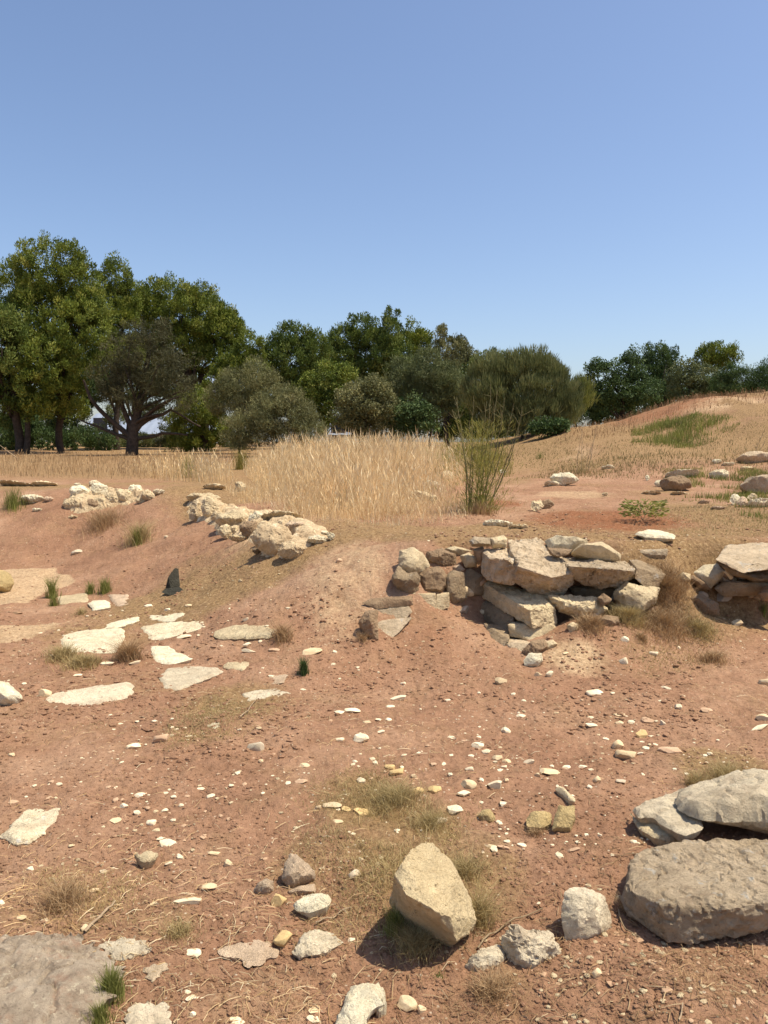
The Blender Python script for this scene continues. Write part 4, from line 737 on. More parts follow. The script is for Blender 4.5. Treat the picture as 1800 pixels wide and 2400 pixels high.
# grit and crumbs: nobody could count them
def scatter_lumps(name, n, mat, label, smin, smax, region, seed, flat=.6, cat='grit', power=2.5):
    rr = np.random.RandomState(seed); bm = bmesh.new(); bmesh.ops.create_icosphere(bm, subdivisions=1, radius=1); iv = np.array([v.co[:] for v in bm.verts]); bm.verts.index_update(); fi = np.array([[v.index for v in f.verts] for f in bm.faces]); bm.free()
    pts = region(n, rr); n = len(pts); z = height(pts[:, 0], pts[:, 1]); s = smin + (smax - smin) * rr.rand(n) ** power
    V = iv[None] * (1 + rr.uniform(-.28, .28, (n, len(iv), 1))); sc = np.stack([s * rr.uniform(.8, 1.4, n), s, s * flat * rr.uniform(.6, 1.2, n)], 1); V = V * sc[:, None, :]
    a = rr.uniform(0, 6.28, n); c, s_ = np.cos(a)[:, None], np.sin(a)[:, None]; V = np.stack([V[..., 0] * c - V[..., 1] * s_, V[..., 0] * s_ + V[..., 1] * c, V[..., 2]], 2)
    V = V + np.stack([pts[:, 0], pts[:, 1], z + s * .15], 1)[:, None, :]
    F = fi[None] + (np.arange(n) * len(iv))[:, None, None]
    o = link(name, mesh_np(name, V.reshape(-1, 3), F.reshape(-1, 3)), mat); tag(o, label, cat, kind='stuff'); return o
def fan(y0, y1, half=.56, clump=None):
    def f(n, rr):
        u = rr.rand(n * 3); y = 1 / (1 / y0 + u * (1 / y1 - 1 / y0)); x = rr.uniform(-half, half, n * 3) * y * 1.0
        k = np.ones(len(x), bool)
        if clump is not None: k = fbm(np.stack([x, y, x * 0], 1) * clump[0], 3, clump[2]) + rr.uniform(-.15, .15, len(x)) > clump[1]
        P = np.stack([x, y], 1)[k]; return P[:n]
    return f
scatter_lumps('soil_crumbs', 30000, M['clod'], 'crumbs of red soil all over the bare earth', .002, .010, fan(1.9, 10, .56, (1.1, -.12, 44)), 5, .6, 'soil')
scatter_lumps('gravel', 420, M['loose_white'], 'pale limestone gravel in drifts over the pit floor', .005, .019, fan(3, 8, .5, (1.4, .08, 64)), 25, .5)
scatter_lumps('soil_clods', 4500, M['clod'], 'larger clods of red soil over the middle of the pit floor', .006, .022, fan(4, 11, .56, (1.2, -.02, 46)), 15, .6, 'soil')
scatter_lumps('grit', 1500, M['cream'], 'pale grit sprinkled over the red earth', .0025, .013, fan(1.9, 12, .56, (.9, .05, 31)), 6, .45)
scatter_lumps('grit', 500, M['loose_pink'], 'pinkish grit sprinkled over the red earth', .004, .016, fan(2, 12, .56, (1.3, .05, 35)), 8, .5)

# ------------------------------------------------------------------ blades and leaves
def blades_mesh(name, B, H, Wd, lean, tone, rr, curve=.5, heads=None):
    n = len(B); a = rr.uniform(0, 6.28, n); side = np.stack([np.cos(a), np.sin(a), np.zeros(n)], 1) * (Wd / 2)[:, None]
    la = rr.uniform(0, 6.28, n); L = np.stack([np.cos(la), np.sin(la), np.zeros(n)], 1) * (H * lean * rr.uniform(.2, 1, n))[:, None]
    up = np.array([0, 0, 1.0])[None]; p1 = B + up * (H * .55)[:, None] + L * (.55 * (1 - curve)); p2 = B + up * H[:, None] + L
    V = np.stack([B - side, B + side, p1 - side * .75, p1 + side * .75, p2], 1); k = 5
    T = np.array([[0, 1, 3], [0, 3, 2], [2, 3, 4]]); 
    if heads is not None:
        hw = side / np.linalg.norm(side, axis=1)[:, None] * heads[0] / 2; h0 = p1 + (p2 - p1) * .55; h1 = p1 + (p2 - p1) * .8
        hs = np.where(rr.rand(n) < heads[1], 1., .05)[:, None]; tip = p2 + (p2 - p1) * .12
        V = np.concatenate([V, np.stack([h0, h1 - hw * hs, h1 + hw * hs, tip], 1)], 1); k = 9; T = np.concatenate([T, [[5, 7, 6], [6, 7, 8]]])
    F = T[None] + (np.arange(n) * k)[:, None, None]
    return mesh_np(name, V.reshape(-1, 3), F.reshape(-1, 3), np.repeat(tone, k))
def field(name, label, poly_w, n, hmin, hmax, wd, mat, seed, lean=.35, heads=None, cat='grass', kind='stuff', near=0., clump=None, edge=.5):
    """poly_w: plan polygon"""
    rr = np.random.RandomState(seed); P = np.array(poly_w, float); lo, hi = P.min(0), P.max(0); out = []
    tot = 0
    while tot < n:
        q = rr.uniform(lo, hi, (n * 2, 2)); q = q[inside(q, P)]
        if near: q = q[rr.rand(len(q)) < (lo[1] / q[:, 1]) ** near]
        if clump: q = q[fbm(np.stack([q[:, 0], q[:, 1], q[:, 0] * 0], 1) * clump[0], 3, seed) + rr.uniform(-.2, .2, len(q)) > clump[1]]
        out.append(q); tot += len(q)
        if len(out) > 60: break
    q = np.concatenate(out)[:n]; e = pdist(q, P); ek = e / edge + rr.uniform(-.2, .75, len(q)) + .7 * fbm(np.stack([q[:, 0], q[:, 1], q[:, 0] * 0], 1) * 1.7, 3, seed + 9) > .12; q, e = q[ek], e[ek]; z = height(q[:, 0], q[:, 1])
    f = fbm(np.stack([q[:, 0], q[:, 1], q[:, 0] * 0], 1) * 1.1, 3, seed + 1)
    H = (hmin + (hmax - hmin) * rr.rand(len(q)) ** 1.2) * (1 + .35 * f) * (.25 + .75 * sstep(0, edge, e + rr.uniform(-.1, .4, len(q)) * edge))
    tone = np.clip(.5 + .35 * f + rr.normal(0, .2, len(q)), 0, 1)
    me = blades_mesh(name, np.column_stack([q, z - .01]), H, wd * rr.uniform(.7, 1.4, len(q)) * (1 + .0 * e), lean, tone, rr, heads=heads)
    o = link(name, me, mat); tag(o, label, cat, kind=kind); return o
def wpoly(pts): return [tuple(G(*p_)[:2]) for p_ in pts]
field('tall_dry_grass', 'tall golden dry grass with seed heads in the middle distance', [(-1.2, 9.9), (-.7, 9.3), (-.2, 9.1), (.35, 9.5), (.8, 11.2), (1.3, 13.5), (2.1, 17), (2.7, 25), (-4.2, 25), (-3.4, 19), (-2.4, 14.6), (-1.75, 12.2)], 36000, .22, .95, .005, M['straw'], 51, .45, (.014, .4), near=1.2, edge=2.2)
field('dry_grass', 'short straw thinning out in front of the tall dry grass', [(-2.6, 12.6), (-1.6, 9.9), (-.9, 8.7), (.2, 8.3), (1.0, 9.2), (1.6, 12.5), (.9, 12), (.2, 10.2), (-.7, 10.2), (-2.0, 13)], 6000, .03, .30, .0045, M['straw'], 50, .7, (.008, .3), edge=.8)
field('dry_grass', 'sparse brown dry grass at the foot of the tree belt', [(-11, 17), (-3.6, 16), (-4.2, 20), (-4.6, 31), (-18, 31)], 6500, .05, .30, .009, M['drybrown'], 52, .5, (.02, .3), near=1)
field('dry_grass', 'pale dry grass fringe between the rubble pile and the trees', [(-4.4, 15.5), (-2.7, 14.3), (-3.8, 20), (-6.5, 20)], 1300, .2, .6, .008, M['straw'], 53, .4, (.022, .5))
field('hill_grass', 'reddish dry grass on the crown of the earth hill', [(5.0, 22), (9, 22.5), (20, 23.5), (20, 32), (8, 32), (4.0, 29)], 5500, .05, .24, .011, M['hillgrass'], 54, .5, (.022, .4), edge=1.5, clump=(.45, .0))
field('hill_grass', 'pale brown grass on the left slope of the earth hill', [(2.6, 18), (7, 15), (16, 15), (20, 23), (9, 23), (3.2, 25)], 9000, .02, .10, .011, M['hillolive'], 55, .5, clump=(.5, -.1), edge=1.5)
field('green_grass', 'bright green grass patch on the side of the earth hill', wpoly([(1478, 1008), (1520, 992), (1700, 972), (1750, 985), (1690, 1028), (1570, 1058), (1480, 1060)]), 5200, .08, .34, .012, M['bright'], 56, .5, (.02, .15), clump=(1.3, -.1), edge=1.6)
field('green_grass', 'olive grass strip across the plateau at right', [(2.4, 15.0), (8.5, 13), (12, 17), (4, 18.5)], 6000, .03, .11, .010, M['hillolive'], 57, .5, clump=(.7, -.05))
field('green_grass', 'green grass at the back edge of the tall dry grass', [(1.0, 17), (2.6, 16), (3.6, 22), (1.0, 24)], 1800, .3, .85, .009, M['fennel'], 58, .35, (.015, .4), edge=1.0)
field('short_grass', 'short olive grass carpeting the earth behind the right wall stretch', [(2.6, 7.4), (4.6, 7.4), (6.5, 11.5), (3.2, 10.0)], 9000, .015, .05, .005, M['dryolive'], 59, .8)
field('short_grass', 'green grass fringe around the slabs at the right edge of the plateau', wpoly([(1560, 1170), (1700, 1190), (1690, 1240), (1800, 1250), (1850, 1100), (1550, 1100)]), 6000, .04, .14, .007, M['bright'], 60, .5, clump=(1.6, .12))
field('dry_wisps', 'fine dry wisps on the ground around the large ochre boulder', wpoly([(700, 2230), (640, 1900), (800, 1740), (1100, 1780), (1240, 2050), (1120, 2240)]), 20000, .012, .06, .0020, M['dryolive'], 61, 1.6, clump=(3.0, -.08))
field('dry_wisps', 'fine dry wisps along the bottom edge of the ground', wpoly([(420, 2420), (900, 2260), (1300, 2270), (1850, 2200), (1850, 2460), (420, 2460)]), 26000, .008, .04, .0018, M['drybrown'], 62, 2.2, clump=(4.0, -.1))
field('dry_wisps', 'fine dry wisps over the floor left of the middle', wpoly([(80, 1720), (500, 1610), (700, 1650), (560, 1800), (250, 1900)]), 12000, .010, .04, .0024, M['dryolive'], 63, 1.5, clump=(2.0, .0))
field('dry_wisps', 'fine dry wisps among the far wall footings', wpoly([(1380, 1480), (1700, 1440), (1800, 1560), (1500, 1600)]), 9000, .012, .05, .0028, M['dryolive'], 64, 1.4, clump=(2.0, .0))
field('dry_wisps', 'fine dry wisps on the left side foreground', wpoly([(0, 2190), (60, 2020), (330, 2030), (520, 2190), (460, 2330), (330, 2200)]), 12000, .010, .045, .002, M['dryolive'], 65, 1.6, clump=(3.0, .0))

def tuft(name, label, px, py, rad_px, h_px, n, mat, seed, lean=.7, wd=.003, cat='weed', group=None, heads=None, dy=1.0, curve=.5):
    """a clump standing on the ground: one thing"""
    g_ = G(px, py); dist = math.sqrt(g_[0] ** 2 + g_[1] ** 2 + (CAMZ - g_[2]) ** 2); R = rad_px / FPX * dist; H = h_px / FPX * dist; rr = np.random.RandomState(seed)
    a = rr.uniform(0, 6.28, n); r = R * np.abs(rr.normal(0, .5, n)); x = g_[0] + np.cos(a) * r; y = g_[1] + np.sin(a) * r * dy; z = height(x, y)
    hh = H * rr.uniform(.4, 1.05, n) * np.exp(-(r / R) ** 2 * .5); tone = np.clip(rr.normal(.5, .25, n), 0, 1)
    me = blades_mesh(name, np.column_stack([x, y, z - .005]), hh, np.full(n, wd) * rr.uniform(.7, 1.4, n), lean, tone, rr, curve, heads)
    o = link(name, me, mat); recenter(o, (g_[0], g_[1], g_[2])); tag(o, label, cat, group); return o
DT = 'dry low tufts'
for a in [
    ('brown dry tuft under the left end of the striped slab', 150, 1545, 45, 38, 900, 'dryolive'), ('dark mossy tuft along the lower edge of the striped slab', 195, 1560, 55, 30, 1100, 'dryolive'),
    ('round brown tuft right of the striped slab', 300, 1545, 32, 55, 900, 'drybrown'), ('dry brush on the bank below the rubble pile', 240, 1235, 60, 50, 900, 'drybrown'),
    ('sparse brush lower on the bank, right of the brush below the pile', 325, 1268, 40, 60, 500, 'dryolive'), ('thin brown tuft right of the wide cream slab', 662, 1500, 30, 50, 400, 'drybrown'),
    ('brown bush filling the gap between wall corner and right stretch', 1560, 1385, 60, 42, 2600, 'drybrown'), ('brown tuft at the foot of the brown half buried lump', 1385, 1470, 50, 30, 1500, 'drybrown'),
    ('brown brush in front of the gap in the wall', 1560, 1465, 85, 30, 3000, 'drybrown'), ('dry brush under the pitted brown stone', 1640, 1478, 50, 24, 1200, 'dryolive'),
    ('brown tuft over the cream lump under the cracked block', 1470, 1452, 45, 36, 1600, 'dryolive'), ('low brown tuft alone right of the pale earth mound', 1505, 1500, 20, 18, 300, 'drybrown'),
    ('low dry tuft nearest below the right wall stretch', 1670, 1550, 45, 30, 600, 'drybrown'), ('olive dry tuft behind the long pale grey slab', 1700, 1830, 60, 45, 1000, 'dryolive'),
    ('second olive tuft behind the long pale slab, at its left', 1630, 1840, 35, 38, 500, 'dryolive'), ('dry grass clump in the yellow stone scatter', 930, 1880, 90, 45, 1600, 'dryolive'),
    ('dry grass clump left of the white faceted stone row', 1010, 1935, 80, 35, 1100, 'dryolive'), ('dry grass clump at the right side of the ochre boulder', 1120, 2160, 45, 80, 700, 'dryolive'),
    ('dry grass clump above right of the ochre boulder', 1090, 2050, 60, 50, 700, 'dryolive'), ('dry grass before the shaded side of the ochre boulder', 975, 2225, 60, 60, 800, 'dryolive'),
    ('dry tuft in the left foreground', 150, 2120, 70, 60, 900, 'drybrown'), ('dry tuft between corner rock and pink slab', 420, 2190, 50, 30, 500, 'dryolive'),
    ('dry clump at the foot of the upright brick-shaped stone', 1255, 1955, 30, 22, 250, 'drybrown'), ('hairy brown grass mat on the buried grey rock', 1150, 2330, 60, 45, 900, 'drybrown'),
    ('reddish tuft at the left foot of the dark boulder', 1470, 2130, 30, 35, 350, 'drybrown'), ('dry clump at far left among weeds', 190, 1440, 18, 20, 150, 'dryolive'), ('brush over the brown stained wall-end stone', 850, 1500, 18, 30, 160, 'drybrown')]:
    lab, px, py, rp, hp, n, mt = a
    tuft('dry_tuft', lab, px, py, rp, hp, n, M[mt], 700 + px, wd=.0035 if py < 1700 else .0018, cat='dry tuft', group=DT, lean=1.5)
GW = 'small green weeds'
for a in [
    ('green feathery weed, leftmost, beside the cream slab', 122, 1402, 14, 58, 260, 'bright'), ('green weed just in front of the leftmost feathery weed', 127, 1420, 12, 32, 160, 'bright'), ('green weed left one of the pair behind the floor slabs', 212, 1392, 12, 34, 200, 'bright'),
    ('green weed right one of the pair behind the floor slabs', 246, 1390, 16, 42, 260, 'bright'), ('small dark green weed above the stalk-crossed slab', 711, 1580, 12, 46, 260, 'oak'),
    ('thin green weed high on the bank under the pile', 322, 1278, 14, 50, 160, 'bright'), ('green blades at the shaded left foot of the ochre boulder', 925, 2190, 26, 70, 500, 'bright'),
    ('green tuft at the right side of the grey corner rock', 258, 2340, 34, 70, 700, 'bright'), ('lower green tuft against the corner rock at the bottom edge', 232, 2400, 30, 50, 500, 'bright'),
    ('leafy green weed at the far right by the wall', 1792, 1440, 12, 28, 90, 'bright'), ('green bush at the left edge beyond the pile', 30, 1190, 34, 50, 400, 'bright'),
    ('green-yellow tuft left in the dry grass fringe', 565, 1100, 24, 60, 450, 'fennel'), ('small green sprig on the hill foot', 1265, 1075, 14, 22, 90, 'bright'), ('tiny green tuft in the plain near the buried rock', 1030, 2290, 20, 14, 120, 'bright'),
    ('green sprouts on the far grass strip left of the tall grass', 440, 1120, 30, 70, 160, 'bright')]:
    lab, px, py, rp, hp, n, mt = a
    tuft('green_weed', lab, px, py, rp, hp, n, M[mt], 900 + px, wd=.0045 if py < 1700 else .0022, cat='weed', group=GW, lean=.5)

# ------------------------------------------------------------------ tubes, twigs and stalks
def tube_geo(pts, rad, sides=7):
    P = np.array(pts, float); n = len(P); V = []; F = []
    for i in range(n):
        t = nrm(P[min(i + 1, n - 1)] - P[max(i - 1, 0)]); a = nrm(np.cross(t, [0.3, .9, .2])); b = np.cross(t, a)
        for k in range(sides):
            th = 2 * math.pi * k / sides; V.append(P[i] + rad[i] * (a * math.cos(th) + b * math.sin(th)))
    for i in range(n - 1):
        for k in range(sides): F.append((i * sides + k, i * sides + (k + 1) % sides, (i + 1) * sides + (k + 1) % sides, (i + 1) * sides + k))
    return V, F
class Tubes:
    def __init__(s): s.V = []; s.F = []
    def add(s, pts, rad, sides=7):
        V, F = tube_geo(pts, rad, sides); o = len(s.V); s.V += V; s.F += [tuple(i + o for i in f) for f in F]
    def build(s, name, mat, parent=None, off=(0, 0, 0)):
        return link(name, mesh_np(name, np.array(s.V) - np.array(off), np.array(s.F), smooth=True), mat, parent)
def wiggle(a, b, k, amp, rr):
    a, b = np.array(a, float), np.array(b, float); L = np.linalg.norm(b - a); out = []; w1 = rr.normal(0, amp * L, 3); w2 = rr.normal(0, amp * L, 3)
    for i in range(k + 1):
        t = i / k; out.append(a + (b - a) * t + w1 * math.sin(math.pi * t) + w2 * math.sin(2 * math.pi * t) * .6)
    return out
def stick(label, p0, p1, r0, r1, mat='twig', seed=1, lift=.012, mid=None):
    a = G(*p0); b = G(*p1); rr = np.random.RandomState(seed); t = Tubes(); pts = wiggle(a, b, 10, .025, rr); P = np.array(pts)
    if mid: m_ = G(*mid); tt = np.linspace(0, 1, 11)[:, None]; P = a * (1 - tt) ** 2 + (2 * m_ - .5 * a - .5 * b) * 2 * tt * (1 - tt) + b * tt ** 2
    P[:, 2] = height(P[:, 0], P[:, 1]) + lift; t.add(P, np.linspace(r0, r1, 11)); o = t.build('dry_stick', M[mat]); recenter(o, P.mean(0)); tag(o, label, 'stick', 'dry sticks on the ground'); return o
stick('white bleached stick lying beside the grey corner rock', (198, 2192), (270, 2118), .006, .004, 'twig', 1)
stick('short straight brown stick above the rough crystalline rock', (740, 2170), (825, 2134), .003, .0022, 'twig', 2)
stick('curved thin brown twig left of the grey angular rock', (1120, 2230), (1272, 2136), .0035, .002, 'stalk', 3, mid=(1190, 2170))
stick('pale straw lying across the stalk-crossed slab', (562, 1688), (603, 1640), .004, .002, 'twig', 4, .02)
stick('thin leaning twig among the right-hand pebbles', (1560, 2000), (1430, 2010), .002, .001, 'stalk', 5)
stick('reddish twig curling round the foot of the dark boulder', (1450, 2140), (1500, 2205), .003, .0015, 'stalk', 6, mid=(1462, 2180))
stick('pale curved straw at the bottom edge on the right', (1590, 2400), (1600, 2360), .003, .002, 'twig', 7)

# ------------------------------------------------------------------ trees and shrubs
def leaves_mesh(name, Cn, D, L, Wd, tone, rr, off):
    """diamond leaves at Cn along directions D"""
    n = len(Cn); R = rr.normal(size=(n, 3)); S_ = np.cross(D, R); S_ /= np.linalg.norm(S_, axis=1)[:, None] + 1e-9
    a = Cn - D * (L / 2)[:, None]; b = Cn + D * (L / 2)[:, None]; s = S_ * (Wd / 2)[:, None]
    V = np.stack([a, Cn + s, b, Cn - s], 1).reshape(-1, 3) - np.array(off); F = np.arange(n * 4).reshape(-1, 4)
    return mesh_np(name, V, F, np.repeat(tone, 4))
def crown_pts(lobes, Y, style, rr):
    Cs = []; Ds = []; Ts = []
    for lb in lobes:
        px, py, rx, ry = lb[:4]; dY = lb[4] if len(lb) > 4 else 0
        c = at(px, py, Y + dY); R = np.array([rx, (rx + ry) * .42, ry]) / FPX * (Y + dY); area = 4 * math.pi * ((R[0] * R[1]) ** 1.6 / 3 + (R[0] * R[2]) ** 1.6 / 3 + (R[1] * R[2]) ** 1.6 / 3) ** (1 / 1.6)
        pr = style['puff']; nP = max(10, int(area / (math.pi * pr * pr) * style['dens'])); u = rr.normal(size=(nP, 3)); u /= np.linalg.norm(u, axis=1)[:, None]
        pc = c + u * R * (rr.uniform(.55, 1.0, nP) ** .5 * rr.uniform(.88, 1.1, nP))[:, None]; k = style['n']
        v = rr.normal(size=(nP, k, 3)); v /= np.linalg.norm(v, axis=2)[..., None]; v[..., 2] += .15
        prr = pr * rr.uniform(.55, 1.25, nP)
        p = pc[:, None] + v * np.array(style.get('sq', (1, 1, .8))) * (prr[:, None] * rr.uniform(.25, 1.0, (nP, k)) ** .6)[..., None]
        d = v * style.get('radial', 1.) + np.array(style.get('dir', (0, 0, .4))) + rr.normal(0, style.get('jit', .5), v.shape)
        if style.get('fan'): d = d + (pc[:, None] - (c - np.array([0, 0, R[2] * 1.1]))) / R.max() * style['fan']
        d /= np.linalg.norm(d, axis=2)[..., None]
        t = np.clip(.48 + rr.normal(0, .2, (nP, 1)) + rr.normal(0, .16, (nP, k)), 0, 1)
        Cs.append(p.reshape(-1, 3)); Ds.append(d.reshape(-1, 3)); Ts.append(t.ravel())
    return np.concatenate(Cs), np.concatenate(Ds), np.concatenate(Ts)
PINE = dict(puff=.28, dens=1.7, n=95, sq=(.9, .9, 1.0), L=.11, W=.042, dir=(0, 0, .7), jit=.35, radial=.9)
PINEF = dict(puff=.31, dens=1.9, n=95, sq=(.9, .9, 1.0), L=.12, W=.046, dir=(0, 0, .8), jit=.35, radial=.9)
LEAF = dict(puff=.32, dens=1.9, n=90, L=.09, W=.055, jit=1.0)
FINE = dict(puff=.32, dens=2.2, n=95, L=.15, W=.022, jit=.5, dir=(0, 0, .5), radial=.6)
BROOM = dict(puff=.30, dens=2.4, n=85, L=.24, W=.020, jit=.30, dir=(0, 0, .9), radial=.45, fan=.7)
SPARSE = dict(puff=.40, dens=1.7, n=80, L=.20, W=.020, jit=.6, dir=(0, 0, .3), radial=.5)
def tree(kind, label, cat, lobes, Y, style, mat, seed, base_px, trunk_r=.16, group=None, forks=None, limb_mat='bark', split=None, limbs=True):
    rr = np.random.RandomState(seed); bx = at(base_px, 1050, Y)[0]; bz = hz(bx, Y) - .05; base = np.array([bx, Y, bz])
    root = empty(kind, base); tag(root, label, cat, group)
    Cn, D, T = crown_pts(lobes, Y, style, rr); n = len(Cn)
    keep = Cn[:, 2] > height(Cn[:, 0], Cn[:, 1]) - .02; Cn, D, T = Cn[keep], D[keep], T[keep]; n = len(Cn)
    L = style['L'] * rr.uniform(.6, 1.35, n); W_ = style['W'] * rr.uniform(.7, 1.3, n)
    link('crown' if cat == 'tree' else 'foliage', leaves_mesh('foliage', Cn, D, L, W_, T, rr, base), mat, root)
    t = Tubes(); big = sorted(lobes, key=lambda q: -q[2] * q[3])
    ctr = np.mean([at(q[0], q[1], Y + (q[4] if len(q) > 4 else 0)) for q in big[:3]], 0)
    if forks:
        for f in forks:
            pts = [base if i == 0 and f[0][0][0] is None else at(q[0], q[1], Y + (q[2] if len(q) > 2 else 0)) for i, q in enumerate(f[0])]
            P = []
            for i in range(len(pts) - 1): P += wiggle(pts[i], pts[i + 1], 4, .03, rr)[:-1 if i < len(pts) - 2 else None]
            t.add(P, np.linspace(f[1], f[2], len(P)))
    else:
        top = base + (ctr - base) * .6; P = wiggle(base, top, 6, .04, rr); t.add(P, np.linspace(trunk_r, trunk_r * .55, 7), 8)
    if limbs:
        start = (base + (ctr - base) * (.35 if not forks else .45))
        for q in lobes:
            c = at(q[0], q[1], Y + (q[4] if len(q) > 4 else 0))
            for _ in range(2):
                e = c + rr.normal(0, .3, 3) * np.array([q[2], q[2], q[3]]) / FPX * Y; s0 = start + (ctr - base) * rr.uniform(-.1, .15)
                P = wiggle(s0, e, 7, .06, rr); t.add(P, np.linspace(trunk_r * .45, trunk_r * .08, 8), 5)
    t.build('trunk' if cat == 'tree' else 'stem', M[limb_mat], root, base)
    return root
BELT = 'trees of the belt at the edge of the site'
tree('pine_tree', 'tallest pine, broad crown and forked trunk, near the left edge', 'tree', [(120, 640, 92, 78), (180, 690, 62, 80), (50, 660, 50, 50, 1), (110, 750, 100, 90), (190, 790, 70, 90, -1), (120, 850, 70, 80, -1.5), (215, 730, 45, 50, -.5), (150, 920, 50, 50, -.5), (60, 760, 60, 70, .5), (80, 900, 40, 60, -2), (90, 950, 40, 34, -1.5), (170, 960, 36, 30, .8)], 34, PINE, M['pine'], 21, 143, .2, BELT,
     forks=[([(None,), (145, 960), (150, 850)], .16, .11), ([(146, 985), (120, 930), (100, 850)], .15, .08), ([(146, 970), (170, 900), (200, 800)], .14, .07)])
tree('pine_tree', 'dark pine cut by the left edge with a double trunk', 'tree', [(-30, 780, 80, 90), (20, 800, 55, 80, -1), (-10, 880, 80, 70), (30, 920, 60, 50), (10, 970, 50, 34, 1), (-60, 700, 50, 60), (0, 720, 40, 40, 1)], 33, PINE, M['pinedark'], 22, 45, .2, BELT,
     forks=[([(None,), (35, 960), (25, 860)], .19, .12), ([(60, 1075), (65, 1000), (60, 900)], .14, .09)])
tree('pine_tree', 'narrow pine rising between the tallest pine and the domed pine', 'tree', [(272, 655, 38, 48), (262, 720, 48, 55), (285, 760, 42, 60), (300, 710, 28, 50), (240, 800, 55, 55), (290, 830, 50, 50)], 38, PINE, M['pine'], 23, 275, .16, BELT)
tree('pine_tree', 'domed bright-green pine with a smooth rounded crown', 'tree', [(390, 720, 82, 62), (460, 755, 82, 70), (520, 785, 55, 62), (350, 740, 45, 70), (420, 810, 80, 50), (500, 840, 70, 40), (545, 770, 30, 40), (360, 800, 45, 50), (460, 700, 50, 35), (400, 860, 60, 40, 1)], 40, PINEF, M['pine'], 24, 475, .22, BELT,
     forks=[([(None,), (480, 960), (470, 860)], .24, .15)])
tree('dry_tree', 'half-dead brown-grey tree with low spreading limbs under the pines', 'tree', [(310, 830, 62, 70), (360, 860, 70, 60), (270, 880, 55, 60), (420, 880, 45, 50), (320, 920, 90, 45), (400, 930, 60, 40), (350, 790, 50, 40)], 31, SPARSE, M['browngrey'], 25, 308, .16, BELT,
     forks=[([(None,), (312, 1010), (330, 930)], .26, .14), ([(308, 1025), (260, 985), (210, 930), (195, 890)], .12, .04), ([(312, 1015), (360, 960), (420, 930)], .12, .04), ([(318, 1030), (380, 1015), (440, 1020)], .09, .03), ([(310, 1020), (285, 940), (270, 850)], .12, .04), ([(325, 1000), (400, 960), (470, 1000)], .08, .03), ([(305, 1030), (240, 1005), (190, 985)], .08, .03), ([(325, 940), (345, 860), (350, 780)], .09, .03)])
tree('pine_tree', 'low pine bough beneath the domed pine, right of the dry tree', 'tree', [(470, 960, 50, 45), (440, 985, 40, 40), (500, 1000, 45, 35), (480, 1035, 60, 18), (430, 1040, 45, 16)], 35, PINE, M['pine'], 26, 488, .1, BELT)
tree('pine_tree', 'small pointed pine at the right foot of the domed pine', 'tree', [(588, 815, 28, 38), (570, 850, 36, 40), (600, 870, 30, 50), (545, 870, 40, 40), (520, 900, 40, 50)], 38, PINE, M['pine'], 27, 575, .12, BELT)
tree('broad_tree', 'round leafy pine right of the gap of sky', 'tree', [(690, 795, 48, 38), (680, 850, 66, 60), (735, 840, 38, 60), (645, 850, 30, 60), (700, 910, 70, 50)], 40, PINEF, M['pinedark'], 28, 690, .16, BELT)
tree('broad_tree', 'bushy pine left of the tallest spire in the middle belt', 'tree', [(810, 800, 42, 36), (850, 780, 40, 40), (875, 830, 60, 55), (800, 850, 50, 50), (860, 880, 70, 50), (760, 870, 40, 60)], 42, PINEF, M['pinedark'], 29, 850, .16, BELT)
tree('pine_tree', 'pointed pine forming the spire of the middle belt', 'tree', [(918, 748, 18, 26), (918, 790, 26, 42), (905, 840, 40, 50), (935, 850, 40, 50)], 41, PINEF, M['pinedark'], 30, 918, .14, BELT)
tree('pine_tree', 'ragged pine right of the spire', 'tree', [(968, 785, 20, 32), (985, 815, 22, 40), (950, 825, 38, 45), (960, 880, 56, 45), (1003, 800, 9, 28)], 42, PINEF, M['pine'], 31, 965, .14, BELT)
tree('pine_tree', 'olive two-pointed pine at the right end of the middle belt', 'tree', [(1040, 790, 20, 26), (1078, 805, 16, 22), (1055, 835, 42, 40), (1040, 880, 60, 45), (1085, 860, 30, 40), (1100, 845, 20, 30)], 41, PINE, M['olive'], 32, 1050, .14, BELT)
tree('pine_tree', 'round-headed pine high on the right beyond the hill', 'tree', [(1680, 828, 42, 24), (1655, 838, 30, 24), (1705, 838, 28, 26), (1680, 856, 34, 20)], 44, PINE, M['pine'], 33, 1690, .1, BELT)
tree('pine_tree', 'spiky crowned tree left of the round-headed pine', 'tree', [(1535, 822, 22, 18), (1570, 830, 18, 18), (1548, 850, 36, 26), (1565, 880, 40, 30), (1520, 870, 30, 30), (1540, 920, 60, 35)], 42, PINEF, M['oak'], 34, 1545, .12, BELT)
tree('evergreen_tree', 'dense dark green evergreen left of the spiky crowned tree', 'tree', [(1420, 880, 42, 30), (1470, 870, 40, 36), (1455, 920, 66, 44), (1410, 930, 40, 40), (1500, 925, 50, 44), (1395, 865, 18, 14), (1480, 838, 24, 18)], 36, LEAF, M['oak'], 35, 1455, .12, BELT)
tree('evergreen_tree', 'grey-green evergreen mass under the round-headed pine', 'tree', [(1640, 885, 50, 26), (1600, 880, 36, 34), (1620, 910, 60, 34), (1680, 900, 40, 26)], 38, LEAF, M['greygreen'], 36, 1630, .12, BELT)
tree('evergreen_tree', 'light green feathery tree at the right end of the belt', 'tree', [(1740, 890, 34, 26), (1715, 880, 24, 26), (1775, 895, 30, 26), (1800, 880, 26, 34), (1830, 890, 30, 40), (1750, 920, 60, 24), (1700, 905, 40, 26)], 37, FINE, M['oak'], 37, 1750, .1, BELT)
SH = 'shrubs in front of the tree belt'
